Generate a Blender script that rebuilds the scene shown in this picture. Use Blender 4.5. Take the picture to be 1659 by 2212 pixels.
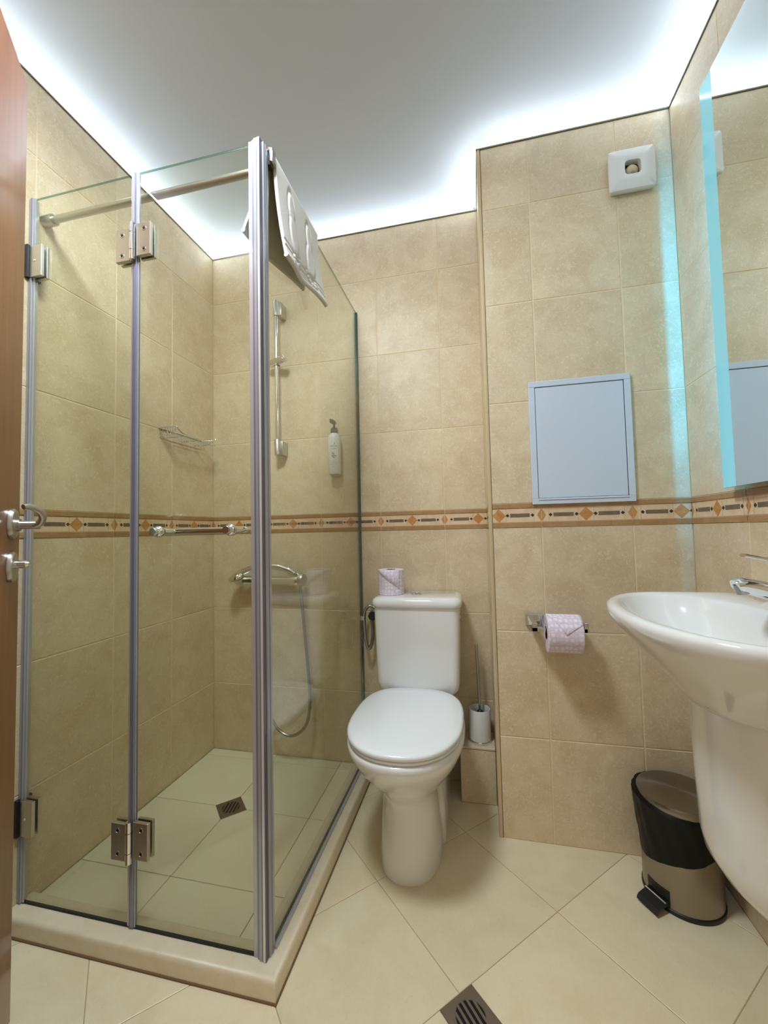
import bpy, bmesh, math, random
from mathutils import Vector, Matrix
random.seed(7)
for o in list(bpy.data.objects): bpy.data.objects.remove(o)
SC = bpy.context.scene
COL = SC.collection
PI = math.pi

# ------------------------------------------------------------------ camera
cam = bpy.data.cameras.new('camera'); camo = bpy.data.objects.new('camera', cam); COL.objects.link(camo)
cam.sensor_fit = 'HORIZONTAL'; cam.sensor_width = 36; cam.lens = 882.91 * 36 / 1659; cam.clip_start = 0.01
yaw, pitch, roll = .2222, .0464, -.0223
F = Vector((-math.sin(yaw)*math.cos(pitch), math.cos(yaw)*math.cos(pitch), math.sin(pitch)))
Rr = Vector((math.cos(yaw), math.sin(yaw), 0)); Uu = Rr.cross(F)
R2 = Rr*math.cos(roll) + Uu*math.sin(roll); U2 = -Rr*math.sin(roll) + Uu*math.cos(roll)
M = Matrix((R2, U2, -F)).transposed().to_4x4(); M.translation = (1.1799, -1.6598, .9794)
camo.matrix_world = M
SC.camera = camo

# ------------------------------------------------------------------ world and lights
EXPOSURE = 0.92
LED_W = .48           # watts per metre of the cove strip above the stretched ceiling
FILL_LAMP_L = 44.0                  # radiance of the added fill lamp, unseen above the frame
STRIP_L, STRIP_B = 7.0, .0075   # radiance and width of the light lines round the ceiling edge
SC.view_settings.view_transform = 'Standard'; SC.view_settings.look = 'None'
SC.view_settings.gamma = 1; SC.view_settings.exposure = EXPOSURE
SC.view_settings.use_curve_mapping = False
SC.cycles.transparent_max_bounces = 14; SC.cycles.max_bounces = 6; SC.cycles.diffuse_bounces = 3; SC.cycles.glossy_bounces = 3; SC.cycles.transmission_bounces = 4
SC.cycles.caustics_reflective = False; SC.cycles.caustics_refractive = False
w = bpy.data.worlds.new('world'); SC.world = w; w.use_nodes = True
w.node_tree.nodes['Background'].inputs[0].default_value = (1, .88, .72, 1)
w.node_tree.nodes['Background'].inputs[1].default_value = .3

# room numbers (metres)
XR, XC, YC, H, YF = 1.8063, 1.2206, -.2716, 2.289, -1.53
TH, TW, BB, BH = .333, .2637, .9823, .0755
VOID = .16

def area(name, loc, sx, sy, direction, power, col):
    l = bpy.data.lights.new(name, 'AREA'); l.shape = 'RECTANGLE'; l.size = sx; l.size_y = sy
    l.energy = power; l.color = col
    o = bpy.data.objects.new(name, l); COL.objects.link(o); o.location = loc
    return o
def aim(o, d, long):
    z = -Vector(d).normalized(); x = Vector(long).normalized(); y = z.cross(x)
    m = Matrix((x, y, z)).transposed().to_4x4(); m.translation = o.location; o.matrix_world = m
LEDC = (.74, .87, 1.0)
def cove(p, q, inward):
    p, q = Vector(p), Vector(q); L = (q-p).length; c = (p+q)/2 + Vector(inward)*.014
    o = area('cove_light', (c.x, c.y, H+.075), L, .012, None, LED_W*L, LEDC)
    aim(o, Vector(inward)*.75 + Vector((0, 0, -.65)), q-p)
cove((0, YF, 0), (0, 0, 0), (1, 0, 0)); cove((0, 0, 0), (XC, 0, 0), (0, -1, 0))
cove((XC, YC, 0), (XC, 0, 0), (-1, 0, 0)); cove((XC, YC, 0), (XR, YC, 0), (0, -1, 0))
cove((XR, YC, 0), (XR, YF, 0), (-1, 0, 0)); cove((0, YF, 0), (XR, YF, 0), (0, 1, 0))

# ------------------------------------------------------------------ materials
def lin(c):
    return tuple(((v/255)/12.92 if v/255 <= .04045 else ((v/255+.055)/1.055)**2.4) for v in c) + (1,)
MATS = {}
def newmat(name):
    m = bpy.data.materials.new(name); m.use_nodes = True; nt = m.node_tree
    MATS[name] = m
    return m, nt, nt.nodes['Principled BSDF']
def plain(name, rgb, rough=.5, metal=0., coat=0., spec=.5, trans=None):
    m, nt, b = newmat(name)
    b.inputs['Base Color'].default_value = lin(rgb); b.inputs['Roughness'].default_value = rough
    b.inputs['Metallic'].default_value = metal; b.inputs['Coat Weight'].default_value = coat
    b.inputs['Coat Roughness'].default_value = .05; b.inputs['Specular IOR Level'].default_value = spec
    return m
def nd(nt, t, **k):
    n = nt.nodes.new(t)
    for a, v in k.items(): setattr(n, a, v)
    return n
def mixc(nt, fac, a, b):
    n = nd(nt, 'ShaderNodeMix', data_type='RGBA')
    for s, v in ((n.inputs[0], fac), (n.inputs[6], a), (n.inputs[7], b)):
        if isinstance(v, (tuple, float, int)): s.default_value = v
        else: nt.links.new(v, s)
    return n.outputs[2]
def ramp(nt, src, p0, p1, c0=(0, 0, 0, 1), c1=(1, 1, 1, 1)):
    r = nd(nt, 'ShaderNodeValToRGB'); e = r.color_ramp.elements
    e[0].position, e[1].position = p0, p1; e[0].color, e[1].color = c0, c1
    nt.links.new(src, r.inputs[0]); return r.outputs[0]
def stone(name, base, pale, tan, rough, scale=1., fleck=.5, bump=.04):
    """mottled travertine print: soft cloudy patches, curled pale flecks, tiny tan veins"""
    m, nt, b = newmat(name); L = nt.links.new
    tc = nd(nt, 'ShaderNodeTexCoord'); oi = nd(nt, 'ShaderNodeObjectInfo')
    mul = nd(nt, 'ShaderNodeVectorMath', operation='SCALE'); mul.inputs['Scale'].default_value = 37.
    cb = nd(nt, 'ShaderNodeCombineXYZ')
    L(oi.outputs['Random'], cb.inputs[0]); L(oi.outputs['Random'], cb.inputs[1]); L(oi.outputs['Random'], cb.inputs[2])
    L(cb.outputs[0], mul.inputs[0])
    add = nd(nt, 'ShaderNodeVectorMath', operation='ADD'); L(tc.outputs['Object'], add.inputs[0]); L(mul.outputs[0], add.inputs[1])
    def noise(s, det, rg, dist=0.):
        n = nd(nt, 'ShaderNodeTexNoise'); n.inputs['Scale'].default_value = s*scale; n.inputs['Detail'].default_value = det
        n.inputs['Roughness'].default_value = rg; n.inputs['Distortion'].default_value = dist
        L(add.outputs[0], n.inputs['Vector']); return n.outputs[0]
    c = mixc(nt, ramp(nt, noise(11, 3, .6, .6), .38, .66), lin(base), lin(tan))
    c = mixc(nt, ramp(nt, noise(64, 3, .7, 2.0), .52, .66, (0, 0, 0, 1), (fleck, fleck, fleck, 1)), c, lin(pale))
    c = mixc(nt, ramp(nt, noise(85, 3, .75, 2.6), .57, .68, (0, 0, 0, 1), (fleck*.8,)*3+(1,)), c, lin([v*.86 for v in tan]))
    hv = nd(nt, 'ShaderNodeHueSaturation')
    mr = nd(nt, 'ShaderNodeMapRange'); mr.inputs[3].default_value = .955; mr.inputs[4].default_value = 1.04
    L(oi.outputs['Random'], mr.inputs[0]); L(mr.outputs[0], hv.inputs['Value']); L(c, hv.inputs['Color'])
    L(hv.outputs[0], b.inputs['Base Color']); b.inputs['Roughness'].default_value = rough
    return m
stone('wall_tile', (224, 205, 173), (237, 224, 198), (212, 190, 155), .46, 1., .6)
stone('floor_tile', (238, 224, 190), (242, 231, 204), (231, 214, 178), .33, .8, .25)
stone('shower_tile', (240, 232, 206), (243, 236, 215), (236, 226, 198), .4, .7, .1)
stone('curb_stone', (232, 218, 190), (236, 224, 200), (226, 209, 178), .4, 1.6, .25)
stone('border_field', (232, 205, 172), (240, 222, 196), (222, 190, 155), .4, 2.)
stone('border_strip', (178, 143, 100), (194, 163, 122), (160, 124, 84), .4, 2.)
stone('border_ochre', (208, 150, 88), (222, 172, 112), (190, 126, 66), .4, 3.)
stone('border_grey', (122, 106, 88), (140, 122, 100), (106, 92, 78), .45, 3.)
plain('border_black', (52, 46, 44), .4)
plain('border_line', (196, 160, 128), .4)
plain('grout', (232, 212, 176), .8)
plain('floor_grout', (178, 156, 122), .85)
plain('shower_grout', (128, 118, 84), .85)
plain('sealant', (120, 92, 58), .8)
plain('ceramic', (238, 237, 236), .12, coat=.6)
plain('seat_plastic', (242, 243, 245), .22, coat=.2)
plain('white_plastic', (228, 228, 226), .35)
plain('panel_white', (208, 219, 236), .16, coat=.3)
plain('panel_gap', (60, 62, 74), .6)
plain('chrome', (225, 226, 228), .09, 1.)
plain('satin_metal', (190, 188, 184), .33, 1.)
plain('hinge_metal', (205, 200, 190), .36, 1.)
plain('drain_metal', (132, 118, 102), .5, .7)
plain('hole_black', (10, 9, 10), .9)
plain('black_plastic', (16, 15, 15), .45)
plain('brown_pump', (52, 42, 34), .4)
plain('bottle_white', (236, 238, 236), .3)
plain('label_ink', (105, 112, 104), .6)
plain('print_grey', (128, 134, 130), .6)
plain('grey_profile', (112, 106, 90), .5)
plain('corner_profile', (206, 184, 146), .45)
plain('cavity_white', (205, 205, 205), .9)
plain('mesh_hose', (150, 148, 144), .3, .9)
plain('rubber_black', (26, 24, 24), .6)
plain('plaster', (220, 212, 198), .9)
def paper():
    m, nt, b = newmat('printed_paper'); L = nt.links.new
    tc = nd(nt, 'ShaderNodeTexCoord')
    v = nd(nt, 'ShaderNodeTexVoronoi', feature='DISTANCE_TO_EDGE'); v.inputs['Scale'].default_value = 78; v.inputs['Randomness'].default_value = .45
    L(tc.outputs['Object'], v.inputs['Vector'])
    v2 = nd(nt, 'ShaderNodeTexVoronoi', feature='F1'); v2.inputs['Scale'].default_value = 78; v2.inputs['Randomness'].default_value = .45
    L(tc.outputs['Object'], v2.inputs['Vector'])
    n = nd(nt, 'ShaderNodeTexNoise'); n.inputs['Scale'].default_value = 45; L(tc.outputs['Object'], n.inputs['Vector'])
    line = ramp(nt, v.outputs['Distance'], .015, .06, (1, 1, 1, 1), (0, 0, 0, 1))
    c = mixc(nt, ramp(nt, v2.outputs['Distance'], .25, .5), lin((244, 234, 244)), lin((232, 216, 232)))
    fade = mixc(nt, ramp(nt, n.outputs[0], .3, .5), (.15, .15, .15, 1), line)
    fade = mixc(nt, .42, (0, 0, 0, 1), fade)
    c = mixc(nt, fade, c, lin((176, 160, 186)))
    L(c, b.inputs['Base Color']); b.inputs['Roughness'].default_value = .9
paper()
plain('paper_white', (240, 226, 236), .9)
plain('cardboard', (60, 46, 40), .9)
def terry():
    m, nt, b = newmat('terry'); L = nt.links.new
    b.inputs['Base Color'].default_value = lin((226, 222, 216)); b.inputs['Roughness'].default_value = .95
    tc = nd(nt, 'ShaderNodeTexCoord'); n = nd(nt, 'ShaderNodeTexNoise'); n.inputs['Scale'].default_value = 420; n.inputs['Detail'].default_value = 3
    L(tc.outputs['Object'], n.inputs['Vector'])
    bp = nd(nt, 'ShaderNodeBump'); bp.inputs['Strength'].default_value = .5; bp.inputs['Distance'].default_value = .002
    L(n.outputs[0], bp.inputs['Height']); L(bp.outputs[0], b.inputs['Normal'])
terry()
def wood():
    m, nt, b = newmat('varnished_wood'); L = nt.links.new
    tc = nd(nt, 'ShaderNodeTexCoord'); mp = nd(nt, 'ShaderNodeMapping'); mp.inputs['Scale'].default_value = (14, 14, .9)
    L(tc.outputs['Object'], mp.inputs['Vector'])
    n = nd(nt, 'ShaderNodeTexNoise'); n.inputs['Scale'].default_value = 3; n.inputs['Detail'].default_value = 8; n.inputs['Roughness'].default_value = .65; n.inputs['Distortion'].default_value = .5
    L(mp.outputs[0], n.inputs['Vector'])
    L(ramp(nt, n.outputs[0], .3, .72, lin((108, 60, 30)), lin((144, 86, 48))), b.inputs['Base Color'])
    b.inputs['Roughness'].default_value = .28; b.inputs['Coat Weight'].default_value = .4; b.inputs['Coat Roughness'].default_value = .15
wood()
def clear(name, tint, gloss=1., ior=1.5):
    m = bpy.data.materials.new(name); m.use_nodes = True; nt = m.node_tree; nt.nodes.clear(); L = nt.links.new
    out = nd(nt, 'ShaderNodeOutputMaterial'); tr = nd(nt, 'ShaderNodeBsdfTransparent'); tr.inputs[0].default_value = tint
    gl = nd(nt, 'ShaderNodeBsdfGlossy'); gl.inputs['Roughness'].default_value = .0
    fr = nd(nt, 'ShaderNodeFresnel'); fr.inputs[0].default_value = ior
    # thin pane: same reflectance from either side of the face
    ge = nd(nt, 'ShaderNodeNewGeometry'); mx = nd(nt, 'ShaderNodeMix', data_type='FLOAT'); mx.inputs[2].default_value = ior; mx.inputs[3].default_value = 1/ior
    fr2 = nd(nt, 'ShaderNodeMath', operation='MULTIPLY'); fr2.inputs[1].default_value = gloss
    L(fr.outputs[0], fr2.inputs[0])
    ms = nd(nt, 'ShaderNodeMixShader'); L(fr2.outputs[0], ms.inputs[0]); L(tr.outputs[0], ms.inputs[1]); L(gl.outputs[0], ms.inputs[2])
    L(ge.outputs['Backfacing'], mx.inputs[0]); L(mx.outputs[0], fr.inputs[0])
    L(ms.outputs[0], out.inputs[0]); MATS[name] = m
clear('shower_glass', (.986, .998, .946, 1))
def mixsh(name, parts):
    """parts: list of (weight, node type, colour, roughness)"""
    m = bpy.data.materials.new(name); m.use_nodes = True; nt = m.node_tree; nt.nodes.clear(); L = nt.links.new
    out = nd(nt, 'ShaderNodeOutputMaterial'); cur = None; tot = 0
    for wgt, t, c, r in parts:
        n = nd(nt, t); n.inputs[0].default_value = c
        if r is not None: n.inputs[1].default_value = r
        if cur is None: cur, tot = n.outputs[0], wgt
        else:
            s = nd(nt, 'ShaderNodeMixShader'); s.inputs[0].default_value = wgt/(tot+wgt); tot += wgt
            L(cur, s.inputs[1]); L(n.outputs[0], s.inputs[2]); cur = s.outputs[0]
    L(cur, out.inputs[0]); MATS[name] = m; return m
mixsh('glass_edge', [(.55, 'ShaderNodeBsdfTransparent', (.35, .62, .52, 1), None), (.25, 'ShaderNodeBsdfDiffuse', lin((50, 92, 86)), None), (.2, 'ShaderNodeBsdfGlossy', (.8, .9, .88, 1), .1)])
mixsh('seal_clear', [(.38, 'ShaderNodeBsdfTransparent', (.92, .92, .95, 1), None), (.47, 'ShaderNodeBsdfDiffuse', lin((214, 212, 214)), None), (.15, 'ShaderNodeBsdfGlossy', (.85, .85, .95, 1), .2)])
mixsh('seal_white', [(.8, 'ShaderNodeBsdfDiffuse', lin((226, 226, 232)), None), (.2, 'ShaderNodeBsdfGlossy', (.9, .9, .95, 1), .2)])
mixsh('seal_blue', [(.15, 'ShaderNodeBsdfTransparent', (.60, .62, .75, 1), None), (.7, 'ShaderNodeBsdfDiffuse', lin((142, 145, 170)), None), (.15, 'ShaderNodeBsdfGlossy', (.75, .76, .9, 1), .2)])
mixsh('seal_dark', [(.85, 'ShaderNodeBsdfDiffuse', lin((104, 100, 110)), None), (.15, 'ShaderNodeBsdfGlossy', (.6, .58, .7, 1), .2)])
mixsh('membrane', [(.86, 'ShaderNodeBsdfTranslucent', (.92, .93, .94, 1), None), (.14, 'ShaderNodeBsdfDiffuse', (.85, .86, .86, 1), None)])
mixsh('mirror_silver', [(1, 'ShaderNodeBsdfGlossy', (.86, .91, .88, 1), 0.)])
mixsh('clip_plastic', [(.6, 'ShaderNodeBsdfTransparent', (.9, .92, .88, 1), None), (.4, 'ShaderNodeBsdfGlossy', (.9, .9, .85, 1), .1)])
def emit(name, c, s, gl=None):
    m = bpy.data.materials.new(name); m.use_nodes = True; nt = m.node_tree; nt.nodes.clear()
    out = nd(nt, 'ShaderNodeOutputMaterial'); e = nd(nt, 'ShaderNodeEmission'); e.inputs[0].default_value = c; e.inputs[1].default_value = s
    if gl:
        g = nd(nt, 'ShaderNodeBsdfGlossy'); g.inputs[0].default_value = (gl, gl, gl, 1); g.inputs[1].default_value = .12
        a = nd(nt, 'ShaderNodeAddShader'); nt.links.new(e.outputs[0], a.inputs[0]); nt.links.new(g.outputs[0], a.inputs[1]); nt.links.new(a.outputs[0], out.inputs[0])
    else: nt.links.new(e.outputs[0], out.inputs[0])
    MATS[name] = m
emit('mirror_band', (.22, .58, .67, 1), .50, .16)
emit('strip_glow', (.70, .87, 1., 1), STRIP_L)
emit('fill_lamp_glow', (.81, .93, 1., 1), FILL_LAMP_L)
emit('mirror_led', (.0, .46, 1., 1), 140.)

# ------------------------------------------------------------------ mesh helpers
class MB:
    def __init__(s): s.v = []; s.f = []; s.m = []
    def add(s, vs, fs, mi=0):
        b = len(s.v); s.v += [Vector(p) for p in vs]
        for f in fs: s.f.append([b+i for i in f]); s.m.append(mi)
        return s
    def box(s, a, b, mi=0, bev=0., seg=2):
        a, b = Vector(a), Vector(b)
        if bev:
            bm = bmesh.new(); bmesh.ops.create_cube(bm, size=1)
            for v in bm.verts: v.co = Vector(((a.x+b.x)/2+v.co.x*(b.x-a.x), (a.y+b.y)/2+v.co.y*(b.y-a.y), (a.z+b.z)/2+v.co.z*(b.z-a.z)))
            bmesh.ops.bevel(bm, geom=bm.edges[:], offset=bev, segments=seg, profile=.5, affect='EDGES')
            bm.verts.index_update()
            s.add([v.co.copy() for v in bm.verts], [[v.index for v in f.verts] for f in bm.faces], mi); bm.free(); return s
        x0, y0, z0 = a; x1, y1, z1 = b
        return s.add([(x0, y0, z0), (x1, y0, z0), (x1, y1, z0), (x0, y1, z0), (x0, y0, z1), (x1, y0, z1), (x1, y1, z1), (x0, y1, z1)],
                     [(0, 3, 2, 1), (4, 5, 6, 7), (0, 1, 5, 4), (1, 2, 6, 5), (2, 3, 7, 6), (3, 0, 4, 7)], mi)
    def tube(s, path, r, seg=10, mi=0, cap=True, closed=False, flat=1., up=None):
        P = [Vector(p) for p in path]; n = len(P)
        rr = r if isinstance(r, (list, tuple)) else [r]*n
        T = []
        for i in range(n):
            a = P[i-1] if (i or closed) else P[i]; b = P[(i+1) % n] if (i < n-1 or closed) else P[i]
            T.append((b-a).normalized())
        ref = Vector(up) if up else (Vector((0, 0, 1)) if abs(T[0].z) < .9 else Vector((1, 0, 0)))
        N = (ref - T[0]*ref.dot(T[0])).normalized(); vs = []
        for i in range(n):
            N = (N - T[i]*N.dot(T[i])).normalized(); B = T[i].cross(N)
            for k in range(seg):
                a = 2*PI*k/seg; vs.append(P[i] + N*math.cos(a)*rr[i]*flat + B*math.sin(a)*rr[i])
        fs = []
        for i in range(n if closed else n-1):
            j = (i+1) % n
            for k in range(seg):
                l = (k+1) % seg; fs.append((i*seg+k, i*seg+l, j*seg+l, j*seg+k))
        if cap and not closed:
            fs.append(tuple(range(seg-1, -1, -1))); fs.append(tuple((n-1)*seg+k for k in range(seg)))
        return s.add(vs, fs, mi)
    def lathe(s, prof, c, axis=(0, 0, 1), seg=32, mi=0):
        ax = Vector(axis).normalized(); t = Vector((1, 0, 0)) if abs(ax.x) < .9 else Vector((0, 1, 0))
        u = (t - ax*t.dot(ax)).normalized(); v = ax.cross(u); c = Vector(c)
        rings = [[c + ax*h + (u*math.cos(2*PI*k/seg) + v*math.sin(2*PI*k/seg))*max(r, 1e-5) for k in range(seg)] for r, h in prof]
        return s.loft(rings, mi, prof[0][0] > 1e-4 and False, False)
    def loft(s, rings, mi=0, cap0=True, cap1=True):
        n = len(rings[0]); vs = [p for r in rings for p in r]; fs = []
        for i in range(len(rings)-1):
            for k in range(n):
                l = (k+1) % n; fs.append((i*n+k, i*n+l, (i+1)*n+l, (i+1)*n+k))
        if cap0: fs.append(tuple(range(n-1, -1, -1)))
        if cap1: fs.append(tuple((len(rings)-1)*n+k for k in range(n)))
        return s.add(vs, fs, mi)
    def poly(s, pts, d, mi=0):
        """prism: polygon pts extruded by vector d"""
        n = len(pts); d = Vector(d); P = [Vector(p) for p in pts]
        return s.add(P + [p+d for p in P], [tuple(range(n-1, -1, -1)), tuple(range(n, 2*n))] + [(i, (i+1) % n, n+(i+1) % n, n+i) for i in range(n)], mi)
def build(mb, name, mats, origin, fix=True):
    me = bpy.data.meshes.new(name); o = Vector(origin)
    me.from_pydata([tuple(v-o) for v in mb.v], [], mb.f)
    for m in (mats if isinstance(mats, (list, tuple)) else [mats]): me.materials.append(MATS[m])
    for p, i in zip(me.polygons, mb.m): p.material_index = i
    if fix:
        bm = bmesh.new(); bm.from_mesh(me); bmesh.ops.remove_doubles(bm, verts=bm.verts, dist=1e-6)
        bmesh.ops.recalc_face_normals(bm, faces=bm.faces); bm.to_mesh(me); bm.free()
    me.update(); return me
def world_base(par):
    p = Vector((0, 0, 0))
    while par: p += par.location; par = par.parent
    return p
def obj(name, mb, mats, parent=None, label=None, cat=None, group=None, kind=None, smooth=35, fix=True):
    if parent is None:
        xs = [v.x for v in mb.v]; ys = [v.y for v in mb.v]; zs = [v.z for v in mb.v]
        org = Vector(((min(xs)+max(xs))/2, (min(ys)+max(ys))/2, min(zs)))
    else: org = world_base(parent)
    me = build(mb, name, mats, org, fix)
    if smooth:
        for p in me.polygons: p.use_smooth = True
        me.set_sharp_from_angle(angle=math.radians(smooth))
    o = bpy.data.objects.new(name, me); COL.objects.link(o)
    if parent: o.parent = parent
    else: o.location = org
    tag(o, label, cat, group, kind); return o
def tag(o, label=None, cat=None, group=None, kind=None):
    if label: o['label'] = label
    if cat: o['category'] = cat
    if group: o['group'] = group
    if kind: o['kind'] = kind
def thing(name, loc, label, cat, group=None):
    o = bpy.data.objects.new(name, None); COL.objects.link(o); o.location = loc; o.empty_display_size = .05
    tag(o, label, cat, group); return o
def bez(p0, p1, p2, p3, n=12):
    p0, p1, p2, p3 = map(Vector, (p0, p1, p2, p3)); out = []
    for i in range(n+1):
        t = i/n; out.append(p0*(1-t)**3 + p1*3*t*(1-t)**2 + p2*3*t*t*(1-t) + p3*t**3)
    return out
def smoothpath(pts, sub=6):
    P = [Vector(p) for p in pts]; out = []
    for i in range(len(P)-1):
        a = P[max(i-1, 0)]; b = P[i]; c = P[i+1]; d = P[min(i+2, len(P)-1)]
        for k in range(sub):
            t = k/sub
            out.append(.5*((2*b) + (c-a)*t + (2*a-5*b+4*c-d)*t*t + (3*b-a-3*c+d)*t**3))
    out.append(P[-1]); return out

# ------------------------------------------------------------------ tiled walls
TT, GAP = .006, .0026
TILE = {}
def tile_mesh(wd, ht, mat='wall_tile', th=TT, ch=.0016):
    k = (round(wd, 4), round(ht, 4), mat, th)
    if k not in TILE:
        a, b = wd/2, ht/2; c = ch
        v = [(-a, 0, -b), (a, 0, -b), (a, 0, b), (-a, 0, b), (-a, -th+c, -b), (a, -th+c, -b), (a, -th+c, b), (-a, -th+c, b),
             (-a+c, -th, -b+c), (a-c, -th, -b+c), (a-c, -th, b-c), (-a+c, -th, b-c)]
        f = [(3, 2, 1, 0), (8, 9, 10, 11)]
        for i in range(4):
            j = (i+1) % 4; f += [(i, j, 4+j, 4+i), (4+i, 4+j, 8+j, 8+i)]
        mb = MB(); mb.add(v, f); TILE[k] = build(mb, 'tile', mat, (0, 0, 0))
    return TILE[k]
def clip(poly, lo, hi):
    def half(P, f, g):
        out = []
        for i in range(len(P)):
            a, b = P[i-1], P[i]; ia, ib = f(a), f(b)
            if ia != ib: out.append(g(a, b))
            if ib: out.append(b)
        return out
    def cut(x): return lambda a, b: (x, a[1]+(b[1]-a[1])*(x-a[0])/(b[0]-a[0]))
    P = half(poly, lambda p: p[0] >= lo, cut(lo))
    return half(P, lambda p: p[0] <= hi, cut(hi)) if P else P
def border_mesh(lo, hi):
    """one border tile, cut to lo..hi of the full pattern width TW"""
    k = ('b', round(lo, 4), round(hi, 4))
    if k in TILE: return TILE[k]
    W, Hh = TW, BH; mb = MB()
    a, b = (hi-lo)/2-GAP/2, Hh/2
    mb.add([(-a, 0, -b), (a, 0, -b), (a, 0, b), (-a, 0, b), (-a, -TT, -b), (a, -TT, -b), (a, -TT, b), (-a, -TT, b)],
           [(3, 2, 1, 0), (4, 5, 6, 7), (0, 1, 5, 4), (1, 2, 6, 5), (2, 3, 7, 6), (3, 0, 4, 7)], 0)
    def put(pts, mi, lift):
        P = clip(pts, lo+GAP/2, hi-GAP/2)
        if P and len(P) > 2: mb.poly([(x-(lo+hi)/2, -TT+.0004, z) for x, z in P], (0, -lift, 0), mi)
    def rect(x0, z0, x1, z1, mi, lift): put([(x0, z0), (x1, z0), (x1, z1), (x0, z1)], mi, lift)
    def dia(cx, r, mi, lift, q=1.): put([(cx-r*q, 0), (cx, -r), (cx+r*q, 0), (cx, r)], mi, lift)
    for s in (-1, 1):
        z0, z1 = sorted((s*(b-.0135), s*b)); rect(0, z0, W, z1, 1, .0024)          # raised brown edge mouldings
        z0, z1 = sorted((s*(b-.0165), s*(b-.0135))); rect(0, z0, W, z1, 5, .0008)
        z0, z1 = sorted((s*(b-.0085), s*(b-.0075))); rect(0, z0, W, z1, 2, .0026)
    r = .0225
    for cx in (0, W/2, W):
        sq = r+.0004
        for x0, z0, x1, z1 in ((cx-sq, -sq, cx-sq+.0009, sq), (cx+sq-.0009, -sq, cx+sq, sq), (cx-sq, -sq, cx+sq, -sq+.0009), (cx-sq, sq-.0009, cx+sq, sq)):
            rect(x0, z0, x1, z1, 5, .0007)
        if cx == W/2: dia(cx, r-.001, 2, .001)
        else: dia(cx, r-.001, 2, .001, .62)
    for cx in (W/4, 3*W/4):
        rect(cx-.030, -.0058, cx+.030, .0058, 3, .001)
        for s in (-1, 1): dia(cx+s*.0385, .0056, 4, .0011)
    TILE[k] = build(mb, 'border_tile', ['border_field', 'border_strip', 'border_ochre', 'border_grey', 'border_black', 'border_line'], (0, 0, 0), fix=False)
    return TILE[k]
ROWS = []
z = BB
rows_low = []
while z > 0: rows_low.append((max(z-TH, 0), z)); z -= TH
z = BB+BH; rows_hi = []
while z < H-.012: rows_hi.append((z, min(z+TH, H-.0125))); z += TH
def tiled_wall(name, rotz, plane_origin, ucols, zmin=0., brd=None, slab=.05, ulo=None, uhi=None):
    """plane_origin: point on the tile FACE plane; columns along local x; local +y points into the wall"""
    ca, sa = math.cos(rotz), math.sin(rotz); ux = Vector((ca, sa, 0)); uy = Vector((-sa, ca, 0)); O = Vector(plane_origin) + uy*TT
    lo = min(c[0] for c in ucols) if ulo is None else ulo; hi = max(c[1] for c in ucols) if uhi is None else uhi
    mb = MB()
    G0 = O-uy*(TT-.0012)
    pts = [G0+ux*lo, G0+ux*hi, O+ux*hi+uy*slab, O+ux*lo+uy*slab]
    mb.poly(pts, (0, 0, H+VOID)); wall = obj(name, mb, 'grout', kind='structure', smooth=0)
    base = Vector(wall.location)
    def put(me, u, zc, nm):
        t = bpy.data.objects.new(nm, me); COL.objects.link(t); t.parent = wall
        t.location = O + ux*u + Vector((0, 0, zc)) - base; t.rotation_euler = (0, 0, rotz)
    for (u0, u1, off) in ucols:
        for z0, z1 in rows_low + rows_hi:
            z0 = max(z0, zmin)
            if z1-z0 < .02: continue
            put(tile_mesh(u1-u0-GAP, z1-z0-GAP), (u0+u1)/2, (z0+z1)/2, 'tile')
        put(border_mesh(off, off+u1-u0), (u0+u1)/2, BB+BH/2, 'border_tile')
    return wall
def cols(start, end, step, offset0=0.):
    out = []; u = start
    first = True
    while u < end-.004:
        e = min(u+step, end); out.append((u, e, 0.)); u = e
    return out
# left wall faces +x: local x = +y.  columns from the back corner towards the camera
lc = []; u = 0.
while u > YF+.001:
    v = max(u-TW, YF); lc.append((v, u, TW-(u-v))); u = v
tiled_wall('wall_left', PI/2, (0, 0, 0), lc, ulo=YF, uhi=.05)
tiled_wall('wall_back', 0, (0, 0, 0), [(0, TW, 0), (TW, 2*TW, 0), (2*TW, 3*TW, 0), (3*TW, 4*TW, 0), (4*TW, XC, 0)], ulo=0, uhi=XR+.05)
# pipe chase: front face and its short side towards the toilet alcove
C1 = .1626
tiled_wall('wall_chase_front', 0, (XC, YC, 0), [(.010, C1, TW-C1+.010), (C1, C1+TW, 0), (C1+TW, XR-XC, 0)], slab=.03, ulo=.012, uhi=XR-XC)
tiled_wall('wall_chase_side', -PI/2, (XC, 0, 0), [(0, -YC-.010, 0)], slab=.03, ulo=0, uhi=-YC-.012)
rc = []; u = -YC
while u < -YF-.001:
    v = min(u+(.2564 if u == -YC else TW), -YF); rc.append((u, v, 0)); u = v
tiled_wall('wall_right', -PI/2, (XR, 0, 0), rc, ulo=-YC-.05, uhi=-YF)
# front wall with the doorway the camera looks through
DX0, DX1 = .655, 1.44
mb = MB(); mb.box((-.05, YF-.14, 0), (DX0, YF, H+VOID)); mb.box((DX1, YF-.14, 0), (XR+.05, YF, H+VOID)); mb.box((DX0, YF-.14, 2.03), (DX1, YF, H+VOID))
obj('wall_front', mb, 'wall_tile', kind='structure', smooth=0)
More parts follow.
